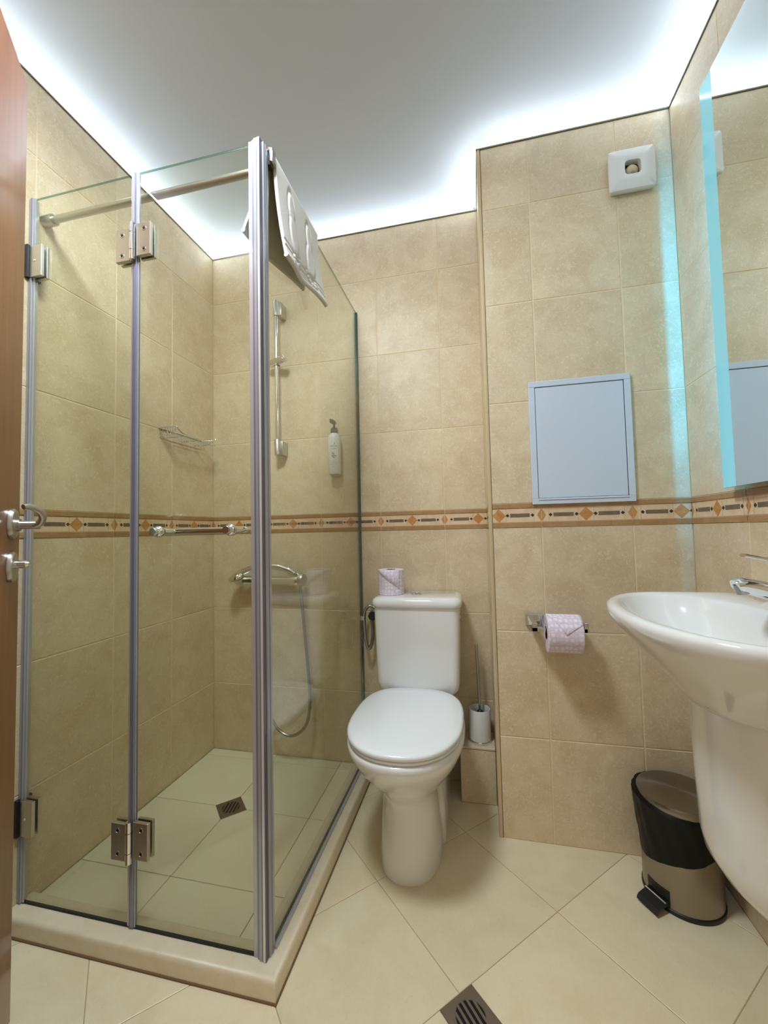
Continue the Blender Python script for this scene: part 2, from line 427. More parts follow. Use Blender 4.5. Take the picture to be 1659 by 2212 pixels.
# edge profiles
mb = MB(); mb.tube([(XC+.004, YC+.004, 0), (XC+.004, YC+.004, H-.010)], .0062, 10); mb.box((XC+.002, YC-.0012, 0), (XC+.0095, YC+.004, H-.01)); mb.box((XC-.0012, YC+.002, 0), (XC+.004, YC+.0095, H-.01))
obj('trim_1', mb, 'corner_profile', kind='structure')
n = 2
for a, b in (((0, YF, 0), (.003, 0, 0)), ((0, -.003, 0), (XC, 0, 0)), ((XC-.003, YC-.003, 0), (XC, -.003, 0)), ((XC, YC-.003, 0), (XR, YC, 0)), ((XR-.003, YF, 0), (XR, YC-.003, 0)), ((.003, YF, 0), (XR-.003, YF+.003, 0))):
    mb = MB(); mb.box((a[0], a[1], H-.0125), (b[0], b[1], H-.0005)); obj('trim_%d' % n, mb, 'grey_profile', kind='structure', smooth=0); n += 1

# ------------------------------------------------------------------ ceiling: stretched translucent sheet with a lit void above
L6 = [(0, YF), (XR, YF), (XR, YC), (XC, YC), (XC, 0), (0, 0)]
mb = MB(); mb.add([(x, y, H) for x, y in L6], [tuple(range(6))])
obj('ceiling', mb, 'membrane', kind='structure', smooth=0)
mb = MB(); mb.box((-.05, YF-.14, H+VOID), (XR+.05, .05, H+VOID+.05)); obj('ceiling_slab', mb, 'cavity_white', kind='structure', smooth=0)
def liner(n_, a, b):
    mb = MB(); mb.box(a, b); obj(n_, mb, 'cavity_white', kind='structure', smooth=0)
zz0, zz1 = H+.0005, H+VOID
liner('wall_void_left', (0, YF, zz0), (.003, 0, zz1)); liner('wall_void_back', (0, -.003, zz0), (XC, 0, zz1)); liner('wall_void_chase', (XC-.003, YC, zz0), (XC, 0, zz1))
liner('wall_void_chase_front', (XC, YC-.003, zz0), (XR, YC, zz1)); liner('wall_void_right', (XR-.003, YF, zz0), (XR, YC, zz1)); liner('wall_void_front', (0, YF, zz0), (XR, YF+.003, zz1))

# thin light lines where the sheet meets the walls
def light_line(p, q, inward, where):
    # slim wedge profile: its glowing face looks down and into the room, its back is opaque
    p, q, n_ = Vector(p+(H-.0006,)), Vector(q+(H-.0006,)), Vector(inward+(0,)); d = Vector((0, 0, -1))
    t = thing('light_strip', (p+q)/2, 'thin glowing white light strip along the ceiling edge ' + where, 'light strip', 'light strips round the ceiling edge')
    mb = MB(); mb.add([p, q, q+d*STRIP_B*.95, p+d*STRIP_B*.95, p+n_*STRIP_B*.30, q+n_*STRIP_B*.30], [(0, 1, 2, 3), (0, 4, 5, 1), (0, 3, 4), (1, 5, 2)]); obj('profile', mb, 'white_plastic', t, smooth=0)
    e = .0003*(n_+d)
    mb = MB(); mb.add([p+d*STRIP_B*.95+e, q+d*STRIP_B*.95+e, q+n_*STRIP_B*.30+e, p+n_*STRIP_B*.30+e], [(0, 1, 2, 3)]); o = obj('diffuser', mb, 'strip_glow', t, smooth=0, fix=False)
i0 = .0032
light_line((i0, YF+.02), (i0, -i0), (1, 0), 'over the left wall'); light_line((i0+.01, -i0), (XC-i0-.01, -i0), (0, -1), 'over the back wall')
light_line((XC-i0, YC-i0), (XC-i0, -i0), (-1, 0), 'beside the short chase return'); light_line((XC-i0, YC-i0), (XR-i0, YC-i0), (0, -1), 'over the fan')
light_line((XR-i0, YF+.02), (XR-i0, YC-i0-.01), (-1, 0), 'over the mirror')

# ------------------------------------------------------------------ floor: diagonal tiles
mb = MB(); mb.box((-.05, -2.6, -.05), (XR+.05, .05, -.0009)); floor = obj('floor', mb, 'floor_grout', kind='structure', smooth=0)
def clip2(P, x0, x1, y0, y1):
    P = clip(P, x0, x1)
    if not P: return P
    P = clip([(y, x) for x, y in P], y0, y1)
    return [(y, x) for x, y in P]
S2 = math.sqrt(.5); PITCH = .3343
fb = Vector(floor.location)
for i in range(-6, 8):
    for j in range(-8, 4):
        p0, p1 = .2625+i*PITCH, .2625+(i+1)*PITCH        # (x+y)/sqrt2
        q0, q1 = -.977+j*PITCH, -.977+(j+1)*PITCH        # (y-x)/sqrt2
        g = .0008
        P = [((p-q)*S2, (p+q)*S2) for p, q in ((p0+g, q0+g), (p0+g, q1-g), (p1-g, q1-g), (p1-g, q0+g))]
        P = clip2(P, .0, XR, YF, 0.)
        if len(P) < 3: continue
        cx = sum(p[0] for p in P)/len(P); cy = sum(p[1] for p in P)/len(P)
        ar = abs(sum(P[k-1][0]*P[k][1]-P[k][0]*P[k-1][1] for k in range(len(P))))/2
        if ar < 4e-4: continue
        c = .0012; n = len(P)
        inn = [(x+(cx-x)*c/max(math.hypot(x-cx, y-cy), .01)*1.4, y+(cy-y)*c/max(math.hypot(x-cx, y-cy), .01)*1.4) for x, y in P]
        mb = MB(); mb.add([(x, y, -TT) for x, y in P] + [(x, y, -c*.6) for x, y in P] + [(x, y, 0) for x, y in inn],
                          [tuple(range(2*n, 3*n))] + [f for k in range(n) for f in ((k, (k+1) % n, n+(k+1) % n, n+k), (n+k, n+(k+1) % n, 2*n+(k+1) % n, 2*n+k))])
        me = build(mb, 'tile', 'floor_tile', (cx, cy, 0))
        t = bpy.data.objects.new('tile', me); COL.objects.link(t); t.parent = floor; t.location = Vector((cx, cy, 0))-fb

# ------------------------------------------------------------------ shower base: curb, raised tiled floor, drain
GX, GY, ZC, ZS = .700, -.800, .047, .026       # glass planes, curb top, shower floor
CX, CY = .741, -.842                           # outer curb faces
base = thing('shower_tray', (.37, -.42, 0), 'low beige shower tray with rounded curb and cream tiled floor', 'shower tray')
ir = []
def Lring(o_, z): return [Vector((0.001, CY+o_, z)), Vector((CX-o_, CY+o_, z)), Vector((CX-o_, -.001, z)), Vector((CX-.078+o_, -.001, z)), Vector((CX-.078+o_, CY+.078-o_, z)), Vector((0.001, CY+.078-o_, z))]
mb = MB(); rings = [Lring(0, 0), Lring(0, ZC-.012)]
for k in range(1, 6):
    a = k/5*PI/2; rings.append(Lring(.012*(1-math.cos(a)), ZC-.012+.012*math.sin(a)))
mb.loft(rings); obj('curb', mb, 'curb_stone', base, smooth=50)
mb = MB(); mb.tube([(0.002, CY-.0005, .0025), (CX+.0005, CY-.0005, .0025), (CX+.0005, -.002, .0025)], .0028, 6); obj('sealant_line', mb, 'sealant', base)
mb = MB(); mb.box((.001, CY+.07, 0), (CX-.07, -.001, ZS-.003)); obj('screed', mb, 'shower_grout', base, smooth=0)
xs = [.003, .021, .311, .601, CX-.072]; ys = [CY+.072, -.634, -.344, -.053, -.003]
for i in range(1, 4):
    for j in range(4):
        x0, x1, y0, y1 = xs[i]+.001, xs[i+1]-.001, ys[j]+.001, ys[j+1]-.001
        if i == 1: x0 = .003
        mb = MB(); mb.box((x0, y0, ZS-.006), (x1, y1, ZS), 0, .0008, 1)
        me = build(mb, 'floor_tile', 'shower_tile', ((x0+x1)/2, (y0+y1)/2, ZS))
        t = bpy.data.objects.new('floor_tile', me); COL.objects.link(t); t.parent = base; t.location = Vector(((x0+x1)/2, (y0+y1)/2, ZS))-base.location
def drain(c, hd, z, label, rot_slots):
    t = thing('floor_drain', (c[0], c[1], z), label, 'drain', 'square floor drains')
    mb = MB(); e = hd*S2
    def sq(h, zz): return [Vector((c[0]+h*math.cos(a), c[1]+h*math.sin(a), zz)) for a in (0, PI/2, PI, 1.5*PI)]
    mb.loft([sq(hd, z), sq(hd, z+.0012), sq(hd-.001, z+.0018)]); obj('plate', mb, 'drain_metal', t, smooth=0)
    mb = MB(); r = hd*.5; N = 40
    def ring(rr, zz): return [Vector((c[0]+rr*math.cos(2*PI*k/N), c[1]+rr*math.sin(2*PI*k/N), zz)) for k in range(N)]
    mb.loft([ring(r*1.1, z+.0016), ring(r*1.1, z+.0024), ring(r, z+.0024), ring(r, z+.0016)], 0, False, False); obj('grate_ring', mb, 'drain_metal', t)
    mb = MB(); mb.add(ring(r*.97, z+.00185), [tuple(range(N))]); obj('grate_hole', mb, 'hole_black', t, smooth=0)
    ca, sa = math.cos(rot_slots), math.sin(rot_slots)
    for k in range(-2, 3):
        off = k*r*.37; hl = math.sqrt(max(r*r-off*off, 0)); bw = r*.085
        mb = MB(); mb.poly([Vector((c[0]+ca*a-sa*b, c[1]+sa*a+ca*b, z+.0018)) for a, b in ((-hl, off-bw), (hl, off-bw), (hl, off+bw), (-hl, off+bw))], (0, 0, .0007))
        obj('grate_bar', mb, 'drain_metal', t, smooth=0)
drain((.312, -.346), .0605, ZS, 'small square metal drain in the cream shower floor', PI/2+.2)
drain((1.137, -.782), .0625, 0, 'square metal drain in the room floor near the bottom edge', 2.25)

# ------------------------------------------------------------------ shower enclosure
GZ0, GZ1, GT = ZC+.0035, 1.921, .006
enc = thing('shower_enclosure', (.36, -.6, ZC), 'clear glass corner shower enclosure with folding door and metal hinges', 'shower enclosure')
def pane(name, a, b, par, edge_faces=True):
    mb = MB(); mb.box(a, b)
    ext = [abs(b[i]-a[i]) for i in range(3)]; ax = ext.index(min(ext))
    for k, f in enumerate(mb.f):
        vs = [mb.v[i] for i in f]; nrm = (vs[1]-vs[0]).cross(vs[2]-vs[0])
        mb.m[k] = 0 if abs(nrm.normalized()[ax]) > .9 else 1
    return obj(name, mb, ['shower_glass', 'glass_edge'], par, smooth=0)
XFOLD = .3465
p1 = pane('door_panel', (.012, GY-GT/2, GZ0), (XFOLD-.004, GY+GT/2, GZ1), enc)
p2 = pane('door_panel', (XFOLD+.004, GY-GT/2, GZ0), (GX-.017, GY+GT/2, GZ1), enc)
p3 = pane('side_panel', (GX-GT/2, GY+.016, GZ0), (GX+GT/2, -.006, GZ1), enc)
# sealing strips
def strip(name, a, b, mat, par=enc, bev=.0008):
    mb = MB(); mb.box(a, b, 0, bev, 1); return obj(name, mb, mat, par, smooth=0)
# hinge-side wall seal
strip('wall_seal', (.001, GY-.009, GZ0), (.013, GY+.009, GZ1), 'seal_clear'); strip('seal_lip', (.013, GY-.006, GZ0), (.020, GY-.0035, GZ1), 'seal_clear')
strip('seal_rib', (.009, GY-.0105, GZ0), (.0115, GY-.009, GZ1), 'seal_blue')
# fold seal
strip('fold_seal', (XFOLD-.012, GY-.0045, GZ0), (XFOLD-.002, GY-.0031, GZ1), 'seal_clear'); strip('fold_seal', (XFOLD-.002, GY-.007, GZ0), (XFOLD+.007, GY+.006, GZ1), 'seal_blue')
strip('fold_seal', (XFOLD+.007, GY-.0045, GZ0), (XFOLD+.011, GY-.0031, GZ1), 'seal_clear'); strip('fold_seal_edge', (XFOLD-.0042, GY-.0078, GZ0), (XFOLD-.0018, GY-.006, GZ1), 'seal_dark')
# magnetic corner post: nested ridged strips
for (x0, x1, d0, d1, mt) in ((-.030, -.018, -.005, -.0031, 'seal_clear'), (-.019, -.012, -.008, .006, 'seal_blue'), (-.013, -.005, -.011, .008, 'seal_clear'), (-.0055, -.0035, -.0118, .008, 'seal_dark'),
                             (-.004, .003, -.012, .009, 'seal_white'), (.0022, .004, -.0125, .009, 'seal_dark')):
    strip('corner_seal', (GX+x0, GY+d0, GZ0-.0035), (GX+x1, GY+d1, GZ1+.006), mt)
for (y0, y1, d0, d1, mt) in ((.009, .013, -.007, .0085, 'seal_blue'), (.013, .019, -.0055, .0065, 'seal_clear'), (.0, .009, -.003, .0075, 'seal_clear'), (.019, .028, .0031, .0045, 'seal_clear')):
    strip('corner_seal', (GX+d0, GY+y0, GZ0-.0035), (GX+d1, GY+y1, GZ1+.004), mt)
# side panel: wall channel and bottom gaskets
strip('wall_channel', (GX-.0065, -.009, GZ0-.0035), (GX+.0065, -.0005, GZ1), 'glass_edge')
strip('bottom_gasket', (GX-.0055, GY+.014, ZC+.0001), (GX+.0045, -.006, GZ0-.0005), 'rubber_black'); strip('drip_rail', (GX+.0035, GY+.02, ZC+.0001), (GX+.012, -.006, ZC+.006), 'seal_clear')
strip('door_gasket', (.004, GY-.004, ZC+.0001), (XFOLD-.004, GY+.004, ZC+.0035), 'rubber_black'); strip('door_gasket', (XFOLD+.004, GY-.004, ZC+.0001), (GX-.017, GY+.004, ZC+.0035), 'rubber_black')
# hinges between the two door panels
def fold_hinge(zc, tilt):
    h = MB(); h.tube([(XFOLD, GY-.0135, zc-.048), (XFOLD, GY-.0135, zc+.048)], .0075, 12); hb = obj('hinge', h, 'chrome', enc)
    for s in (-1, 1):
        dz = .004*s
        x0, x1 = sorted((XFOLD+s*.010, XFOLD+s*.052))
        for (ya, yb, nm) in ((GY-.0125, GY-.0032, 'hinge_plate'), (GY+.0032, GY+.011, 'hinge_plate')):
            m_ = MB(); m_.box((x0, ya, zc-.043+dz), (x1, yb, zc+.043+dz), 0, .0012, 2); obj(nm, m_, 'hinge_metal', hb, smooth=0)
        for zz in (-.027, .027):
            m_ = MB(); c = ((x0+x1)/2+s*.002, GY-.0125, zc+zz+dz)
            m_.lathe([(.0066, 0), (.0066, .0006), (.0052, .0006), (.0050, .0002), (.0032, .0002)], c, (0, -1, 0), 18); obj('screw', m_, 'satin_metal', hb)
            m_ = MB(); m_.lathe([(0, .0006), (.0032, .0006), (.0032, 0)], c, (0, -1, 0), 6); obj('screw_socket', m_, 'hole_black', hb)
    for zq in (.023, -.023):
        m_ = MB(); m_.lathe([(.0077, -.0006), (.0077, .0006)], (XFOLD, GY-.0135, zc+zq), (0, 0, 1), 12); obj('knuckle_gap', m_, 'panel_gap', hb)
fold_hinge(1.731, 0); fold_hinge(.251, 0)
def wall_hinge(zc):
    h = MB(); h.box((.0105, GY-.0125, zc-.044), (.050, GY-.0032, zc+.044), 0, .0012, 2); hb = obj('hinge', h, 'hinge_metal', enc, smooth=0)
    m_ = MB(); m_.box((.0105, GY+.0032, zc-.044), (.050, GY+.013, zc+.044), 0, .0012, 2); obj('hinge_plate', m_, 'hinge_metal', hb, smooth=0)
    m_ = MB(); m_.box((.0005, GY-.019, zc-.046), (.0105, GY+.019, zc+.046), 0, .001, 1); obj('hinge_plate', m_, 'black_plastic', hb, smooth=0)
    m_ = MB(); m_.lathe([(0, .0014), (.003, .0012), (.0036, 0)], (.027, GY-.0125, zc), (0, -1, 0), 12); obj('screw', m_, 'chrome', hb)
wall_hinge(1.738); wall_hinge(.262)
# door handle: chrome bar with through-glass knobs
def knob(xc, zc, par):
    m_ = MB(); c = (xc, GY, zc)
    m_.lathe([(0, .030), (.0085, .0300), (.0095, .028), (.0095, .019), (.012, .017), (.014, .013), (.014, .0075), (.0125, .006), (.0125, .0032), (0, .0032)], c, (0, -1, 0), 24); k = obj('knob', m_, 'chrome', par)
    m_ = MB(); m_.lathe([(.0128, .0060), (.0138, .0068), (.0138, .0062)], c, (0, -1, 0), 24); obj('washer', m_, 'black_plastic', k)
hx0, hx1, hz = .424, .621, .990
m_ = MB(); m_.tube(smoothpath([(hx0, GY+.0035, hz), (hx0, GY+.034, hz), (hx0+.010, GY+.044, hz), (hx1-.010, GY+.044, hz), (hx1, GY+.034, hz), (hx1, GY+.0035, hz)], 5), .0085, 12); hd = obj('door_handle', m_, 'chrome', enc)
knob(hx0, hz, hd); knob(hx1, hz, hd)
# stabiliser rail above the door, from wall flange to corner clamp
zr = 1.885; yr = GY+.033
m_ = MB(); m_.tube([(.004, yr, zr), (GX-.002, yr, zr)], .0098, 16); rl = obj('support_rail', m_, 'satin_metal', enc)
m_ = MB(); m_.lathe([(0, .001), (.0155, .001), (.0155, .034), (.0145, .036), (.0098, .036)], (0, yr, zr), (1, 0, 0), 24); obj('rail_flange', m_, 'satin_metal', rl)
m_ = MB(); m_.tube(smoothpath([(GX-.010, yr+.002, zr+.000), (GX-.010, yr+.002, zr+.030), (GX-.006, yr+.002, zr+.046), (GX+.004, yr+.002, zr+.050), (GX+.012, yr+.002, zr+.042), (GX+.013, yr+.002, zr+.012)], 5), .0075, 10, flat=1.5, up=(0, 1, 0)); obj('corner_clamp', m_, 'chrome', rl)
m_ = MB(); m_.box((GX+.0035, yr-.007, zr+.004), (GX+.011, yr+.011, zr+.030), 0, .001, 1); obj('clamp_pad', m_, 'black_plastic', rl, smooth=0)

# ------------------------------------------------------------------ bath mat over the side panel
def bath_mat():
    t = thing('bath_mat', (GX, -.60, 1.68), 'white terry bath mat with embossed feet hung over the glass side panel', 'bath mat')
    NU, NV = 230, 130; y0, y1 = -.752, -.474
    def foot(a, b, ca, cb, rot, mir):
        """signed groove depth of an embossed footprint centred at (ca,cb) in the flat outer half"""
        x, y = (a-ca)/1.28, (b-cb)/1.28; c, s = math.cos(rot), math.sin(rot); x, y = (c*x+s*y)*mir, -s*x+c*y
        d = []
        d.append((math.hypot(x/.021, (y-.020)/.042)-1)*.021)           # ball
        d.append((math.hypot((x+.003)/.015, (y+.036)/.034)-1)*.015)     # heel
        sole = min(d)
        toes = min((math.hypot((x-tx)/r, (y-ty)/(r*1.25))-1)*r for tx, ty, r in ((-.015, .070, .0085), (-.0005, .075, .0062), (.010, .071, .0056), (.0185, .065, .0052), (.025, .056, .005)))
        g = 0.
        for q in (sole, toes): g = max(g, math.exp(-(q/.0026)**2))
        return g - .55*(1 if min(sole, toes) < 0 else 0)
    def pos(i, j, off):
        s = -1 + 2*i/NU; v = j/NV; y = y0+(y1-y0)*v
        side = 1 if s >= 0 else -1; t_ = abs(s)
        drop = (.235 if side > 0 else .178)
        arc = t_*drop
        rt = .0105
        wob = math.sin(v*6.0+.7)
        if arc < rt*1.2:
            a = arc/(rt*1.2)*PI/2; x = GX+side*(rt+off)*math.sin(a); z = GZ1+.002+(rt+off)*math.cos(a); nx, nz = side*math.sin(a), math.cos(a)
        else:
            q = (arc-rt*1.2)/(drop-rt*1.2)
            fl = (.010*q+.006*q*q) if side > 0 else (.032+.036*(1-v))*q**1.1
            rip = (.010*q**3*math.sin(v*6.5+1.0)) if side > 0 else .006*q*math.sin(v*5)
            x = GX+side*(rt+off+fl+rip); z = GZ1+.002-(arc-rt*1.2) + .0
            if side > 0: z += .010*q*q*math.sin(v*6.2+3.4)-.018*q*q*(1-v)**2
        if side > 0 and off > 0:
            da, db = v*(y1-y0), (1-t_)*drop
            g = max(foot(da, -db, .082, -.112, .04, 1), foot(da, -db, .196, -.108, -.04, -1), key=lambda k: abs(k))
            x -= .0042*g
            for e in (.020, .034):
                x -= .0026*math.exp(-((db-e)/.0022)**2)
        return Vector((x, y + .012*t_*t_*(1 if side > 0 else .2), z))
    mb = MB(); tk = .0045
    rows = [[pos(i, j, tk) for j in range(NV+1)] for i in range(NU+1)]; rows2 = [[pos(i, j, -tk*.9) for j in range(NV+1)] for i in range(NU+1)]
    n1 = NV+1; vs = [p for r in rows for p in r]+[p for r in rows2 for p in r]; K = (NU+1)*n1; fs = []
    for i in range(NU):
        for j in range(NV):
            a, b, c, d = i*n1+j, (i+1)*n1+j, (i+1)*n1+j+1, i*n1+j+1
            fs.append((a, b, c, d)); fs.append((K+d, K+c, K+b, K+a))
    for i in range(NU):
        for j in (0, NV):
            a, b = i*n1+j, (i+1)*n1+j; fs.append((a, b, K+b, K+a))
    for j in range(NV):
        for i in (0, NU):
            a, b = i*n1+j, i*n1+j+1; fs.append((a, b, K+b, K+a))
    mb.add(vs, fs); obj('mat_cloth', mb, 'terry', t, smooth=60)
    mb = MB(); mb.tube([pos(NU, j, 0) for j in range(0, NV+1, 2)], .0066, 8); mb.tube([pos(0, j, 0) for j in range(0, NV+1, 2)], .006, 8); obj('hem', mb, 'terry', t)
bath_mat()

# ------------------------------------------------------------------ shower fittings on the back wall
t = thing('shower_rail', (.35, -.03, 1.32), 'vertical chrome slide rail with empty shower head holder on the back wall', 'shower rail')
rx, ry = .349, -.048
m_ = MB(); m_.tube([(rx, ry, 1.325), (rx, ry, 1.995)], .009, 14); obj('rail', m_, 'chrome', t)
for zc, s in ((1.968, 1), (1.352, -1)):
    m_ = MB(); m_.lathe([(0, -.034), (.0125, -.034), (.0128, .032), (.0115, .034), (0, .034)], (rx, ry, zc), (0, 0, 1), 18); e = obj('end_bracket', m_, 'satin_metal', t)
    m_ = MB(); m_.box((rx-.002, ry-.004, zc-.034), (rx+.026, -.0005, zc+.026), 0, .003, 2); obj('wall_mount', m_, 'satin_metal', e)
m_ = MB(); m_.lathe([(0, -.040), (.012, -.040), (.015, -.036), (.015, .042), (.0165, .046), (.0165, .052), (.010, .056), (0, .056)], (rx, ry-.006, 1.728), (1, -.35, .04), 20); s_ = obj('slider', m_, 'chrome', t)
m_ = MB(); m_.lathe([(.0145, -.016), (.0145, .016)], (rx, ry, 1.728), (0, 0, 1), 16); obj('slider_collar', m_, 'chrome', s_)

t = thing('shower_mixer', (.36, -.03, .76), 'chrome wall shower mixer under the slide rail', 'mixer tap')
mz = .780; my = -.062
m_ = MB(); m_.lathe([(0, -.155), (.019, -.153), (.021, -.148), (.021, -.108), (.0195, -.105), (.0195, .100), (.0215, .104), (.0215, .148), (.020, .153), (0, .155)], (.310, my, mz), (1, 0, 0), 28); b_ = obj('body', m_, 'chrome', t)
for xx in (.235, .385):
    m_ = MB(); m_.lathe([(0.034, 0), (.034, .004), (.030, .012), (.016, .016), (.016, .056)], (xx, -.0005, mz), (0, -1, 0), 24); obj('wall_flange', m_, 'chrome', t)
m_ = MB(); m_.lathe([(0, .012), (.024, .010), (.027, .004), (.027, -.010), (.021, -.014)], (.462, my, mz+.004), (1, -.15, 0), 28); obj('temperature_knob', m_, 'satin_metal', t)
m_ = MB(); m_.lathe([(0, -.045), (.009, -.045), (.009, -.018), (.012, -.016), (.012, 0)], (.300, my, mz), (0, 0, 1), 16); obj('outlet', m_, 'chrome', t)

t = thing('hand_shower', (.30, -.06, .80), 'chrome hand shower laid across the mixer with a long grey hose loop', 'hand shower')
hp = smoothpath([(.430, my-.002, mz+.030), (.400, my-.004, mz+.046), (.340, my-.006, mz+.060), (.270, my-.008, mz+.060), (.215, my-.010, mz+.046), (.170, my-.012, mz+.026)], 6)
rad = [.0085+.0045*min(1, i/6) for i in range(len(hp))]
m_ = MB(); m_.tube(hp, rad, 14); obj('handle', m_, 'chrome', t)
m_ = MB(); m_.lathe([(0, .016), (.016, .015), (.032, .008), (.036, .001), (.036, -.006), (.031, -.010), (0, -.011)], (.165, my-.014, mz+.018), (-.35, -.30, .88), 28); hh = obj('spray_head', m_, 'chrome', t)
m_ = MB(); m_.lathe([(0, -.0118), (.029, -.0115), (.029, -.009)], (.165, my-.014, mz+.018), (-.35, -.30, .88), 28); obj('spray_plate', m_, 'satin_metal', hh)
hose = smoothpath([(.430, my-.002, mz+.030), (.452, my-.004, mz+.018), (.460, my-.010, mz-.04), (.474, my-.014, .60), (.490, my-.014, .42), (.496, my-.012, .30), (.480, my-.012, .205), (.440, my-.012, .160), (.392, my-.012, .150), (.340, my-.012, .185), (.305, my-.010, .28), (.298, my-.004, .45), (.300, my, .62), (.300, my, mz-.045)], 7)
m_ = MB(); m_.tube(hose, .0062, 10); obj('hose', m_, 'mesh_hose', t)

# wire soap basket on the left wall
t = thing('soap_basket', (.04, -.22, 1.36), 'small wire soap basket on the left shower wall', 'soap basket')
bx0, bx1, by0, by1, bz, bt = .004, .078, -.335, -.095, 1.366, 1.395
m_ = MB()
m_.tube(smoothpath([(bx0, by0, bt), (bx1-.004, by0, bt), (bx1, by0+.003, bt-.002), (bx1, by0+.020, bt-.012), (bx1, by0+.055, bz+.008), (bx1, by1-.055, bz+.008), (bx1, by1-.020, bt-.012), (bx1, by1-.003, bt-.002), (bx1-.004, by1, bt), (bx0, by1, bt)], 4), .0026, 8)
m_.tube([(bx0, by0, bt), (bx0, by1, bt)], .0026, 8)
obj('rim_wire', m_, 'chrome', t)
for k in range(7):
    x = bx0+.004+(bx1-bx0-.008)*k/6
    m_ = MB(); m_.tube(smoothpath([(x, by0, bt), (x, by0+.004, bz+.006), (x, by0+.016, bz), (x, by1-.016, bz), (x, by1-.004, bz+.006), (x, by1, bt)], 4), .0015, 6); obj('wire', m_, 'chrome', t)
for k in range(3):
    y = by0+.04+(by1-by0-.08)*k/2
    m_ = MB(); m_.tube(smoothpath([(bx0, y, bt-.004), (bx0+.001, y, bz), (bx0+.006, y, bz-.0025), (bx1-.006, y, bz-.0025), (bx1, y, bz+.008)], 4), .0015, 6); obj('cross_wire', m_, 'chrome', t)

# shampoo bottle held on the wall
def text_mesh(s, size, bold=0.):
    c = bpy.data.curves.new('lettering', 'FONT'); c.body = s; c.size = size; c.align_x = 'CENTER'; c.offset = bold; c.extrude = 0
    o = bpy.data.objects.new('lettering', c); COL.objects.link(o); dg = bpy.context.evaluated_depsgraph_get()
    me = bpy.data.meshes.new_from_object(o.evaluated_get(dg)); bpy.data.objects.remove(o); return me
def text_obj(s, size, mapf, mat, parent, name='lettering', bold=0.):
    me = text_mesh(s, size, bold); org = world_base(parent)
    for v in me.vertices: v.co = Vector(mapf(v.co.x, v.co.y))-org
    me.materials.clear(); me.materials.append(MATS[mat]); me.update()
    o = bpy.data.objects.new(name, me); COL.objects.link(o); o.parent = parent; return o
bcx, bcy, bz0 = .604, -.034, 1.222
t = thing('shampoo_bottle', (bcx, bcy, bz0), 'white shampoo bottle with dark pump on the shower wall', 'bottle')
br = .0262
m_ = MB(); m_.lathe([(0, 0), (br-.002, 0), (br, .003), (br, .150), (br-.002, .160), (br-.007, .169), (.013, .175), (0, .176)], (bcx, bcy, bz0), (0, 0, 1), 36); obj('body', m_, 'bottle_white', t)
m_ = MB(); m_.lathe([(.0148, .175), (.0148, .190), (.0125, .196), (.009, .199), (.0042, .200), (.0042, .216), (0, .216)], (bcx, bcy, bz0), (0, 0, 1), 24); cp = obj('pump_collar', m_, 'brown_pump', t)
m_ = MB(); m_.box((bcx-.0095, bcy-.030, bz0+.214), (bcx+.0085, bcy+.008, bz0+.232), 0, .003, 2)
for v in m_.v: v.z -= .006*(v.x-bcx+.009)/.018 if v.z > bz0+.225 else 0
obj('pump_head', m_, 'brown_pump', t)
m_ = MB(); m_.box((bcx-.018, bcy-.004, bz0-.006), (bcx+.018, -.0005, bz0+.0005), 0, .001, 1); m_.box((bcx-.014, bcy+.025, bz0), (bcx+.014, -.0005, bz0+.13)); obj('wall_bracket', m_, 'satin_metal', t, smooth=0)
aim_a = math.atan2(-1.66-bcy, 1.18-bcx)-.16
def onb(z): return lambda x, y: (bcx+(br+.0003)*math.cos(aim_a+x/br), bcy+(br+.0003)*math.sin(aim_a+x/br), bz0+z+y)
text_obj('DERMA', .0105, onb(.112), 'label_ink', t); text_obj('Leaders', .0085, onb(.102), 'label_ink', t)
for k, (s, q) in enumerate((('shampoo', .0048), ('for hair & body', .0048), ('with pine extract', .0048), ('250 ml', .0048))):
    text_obj(s, q, onb(.050-.0065*k-(.002 if k == 3 else 0)), 'print_grey', t)
def leaf(cx, cz, a, L, wd):
    P = []
    for k in range(9): q = k/8; P.append((q*L, wd*math.sin(PI*q)))
    for k in range(7, 0, -1): q = k/8; P.append((q*L, -wd*math.sin(PI*q)))
    m_ = MB(); f = onb(0); m_.add([f(cx+p[0]*math.cos(a)-p[1]*math.sin(a), cz+p[0]*math.sin(a)+p[1]*math.cos(a)) for p in P], [tuple(range(len(P)))]); obj('leaf_mark', m_, 'print_grey', t, smooth=0, fix=False)
leaf(.003, .122, 1.2, .008, .0018)
for k, (x, zz, a) in enumerate(((-.008, .090, -.8), (-.005, .086, -.2), (-.004, .080, -.6), (0, .076, -.1), (-.008, .082, -1.2), (-.002, .072, -.9), (.003, .078, -.7), (-.006, .076, -1.0))): leaf(x, zz, a, .011, .0026)
m_ = MB(); f = onb(0); m_.add([f(x, zz) for x, zz in ((.0225, .045), (.0238, .045), (.0238, .122), (.0225, .122))], [(0, 1, 2, 3)]); obj('side_print', m_, 'print_grey', t, smooth=0, fix=False)

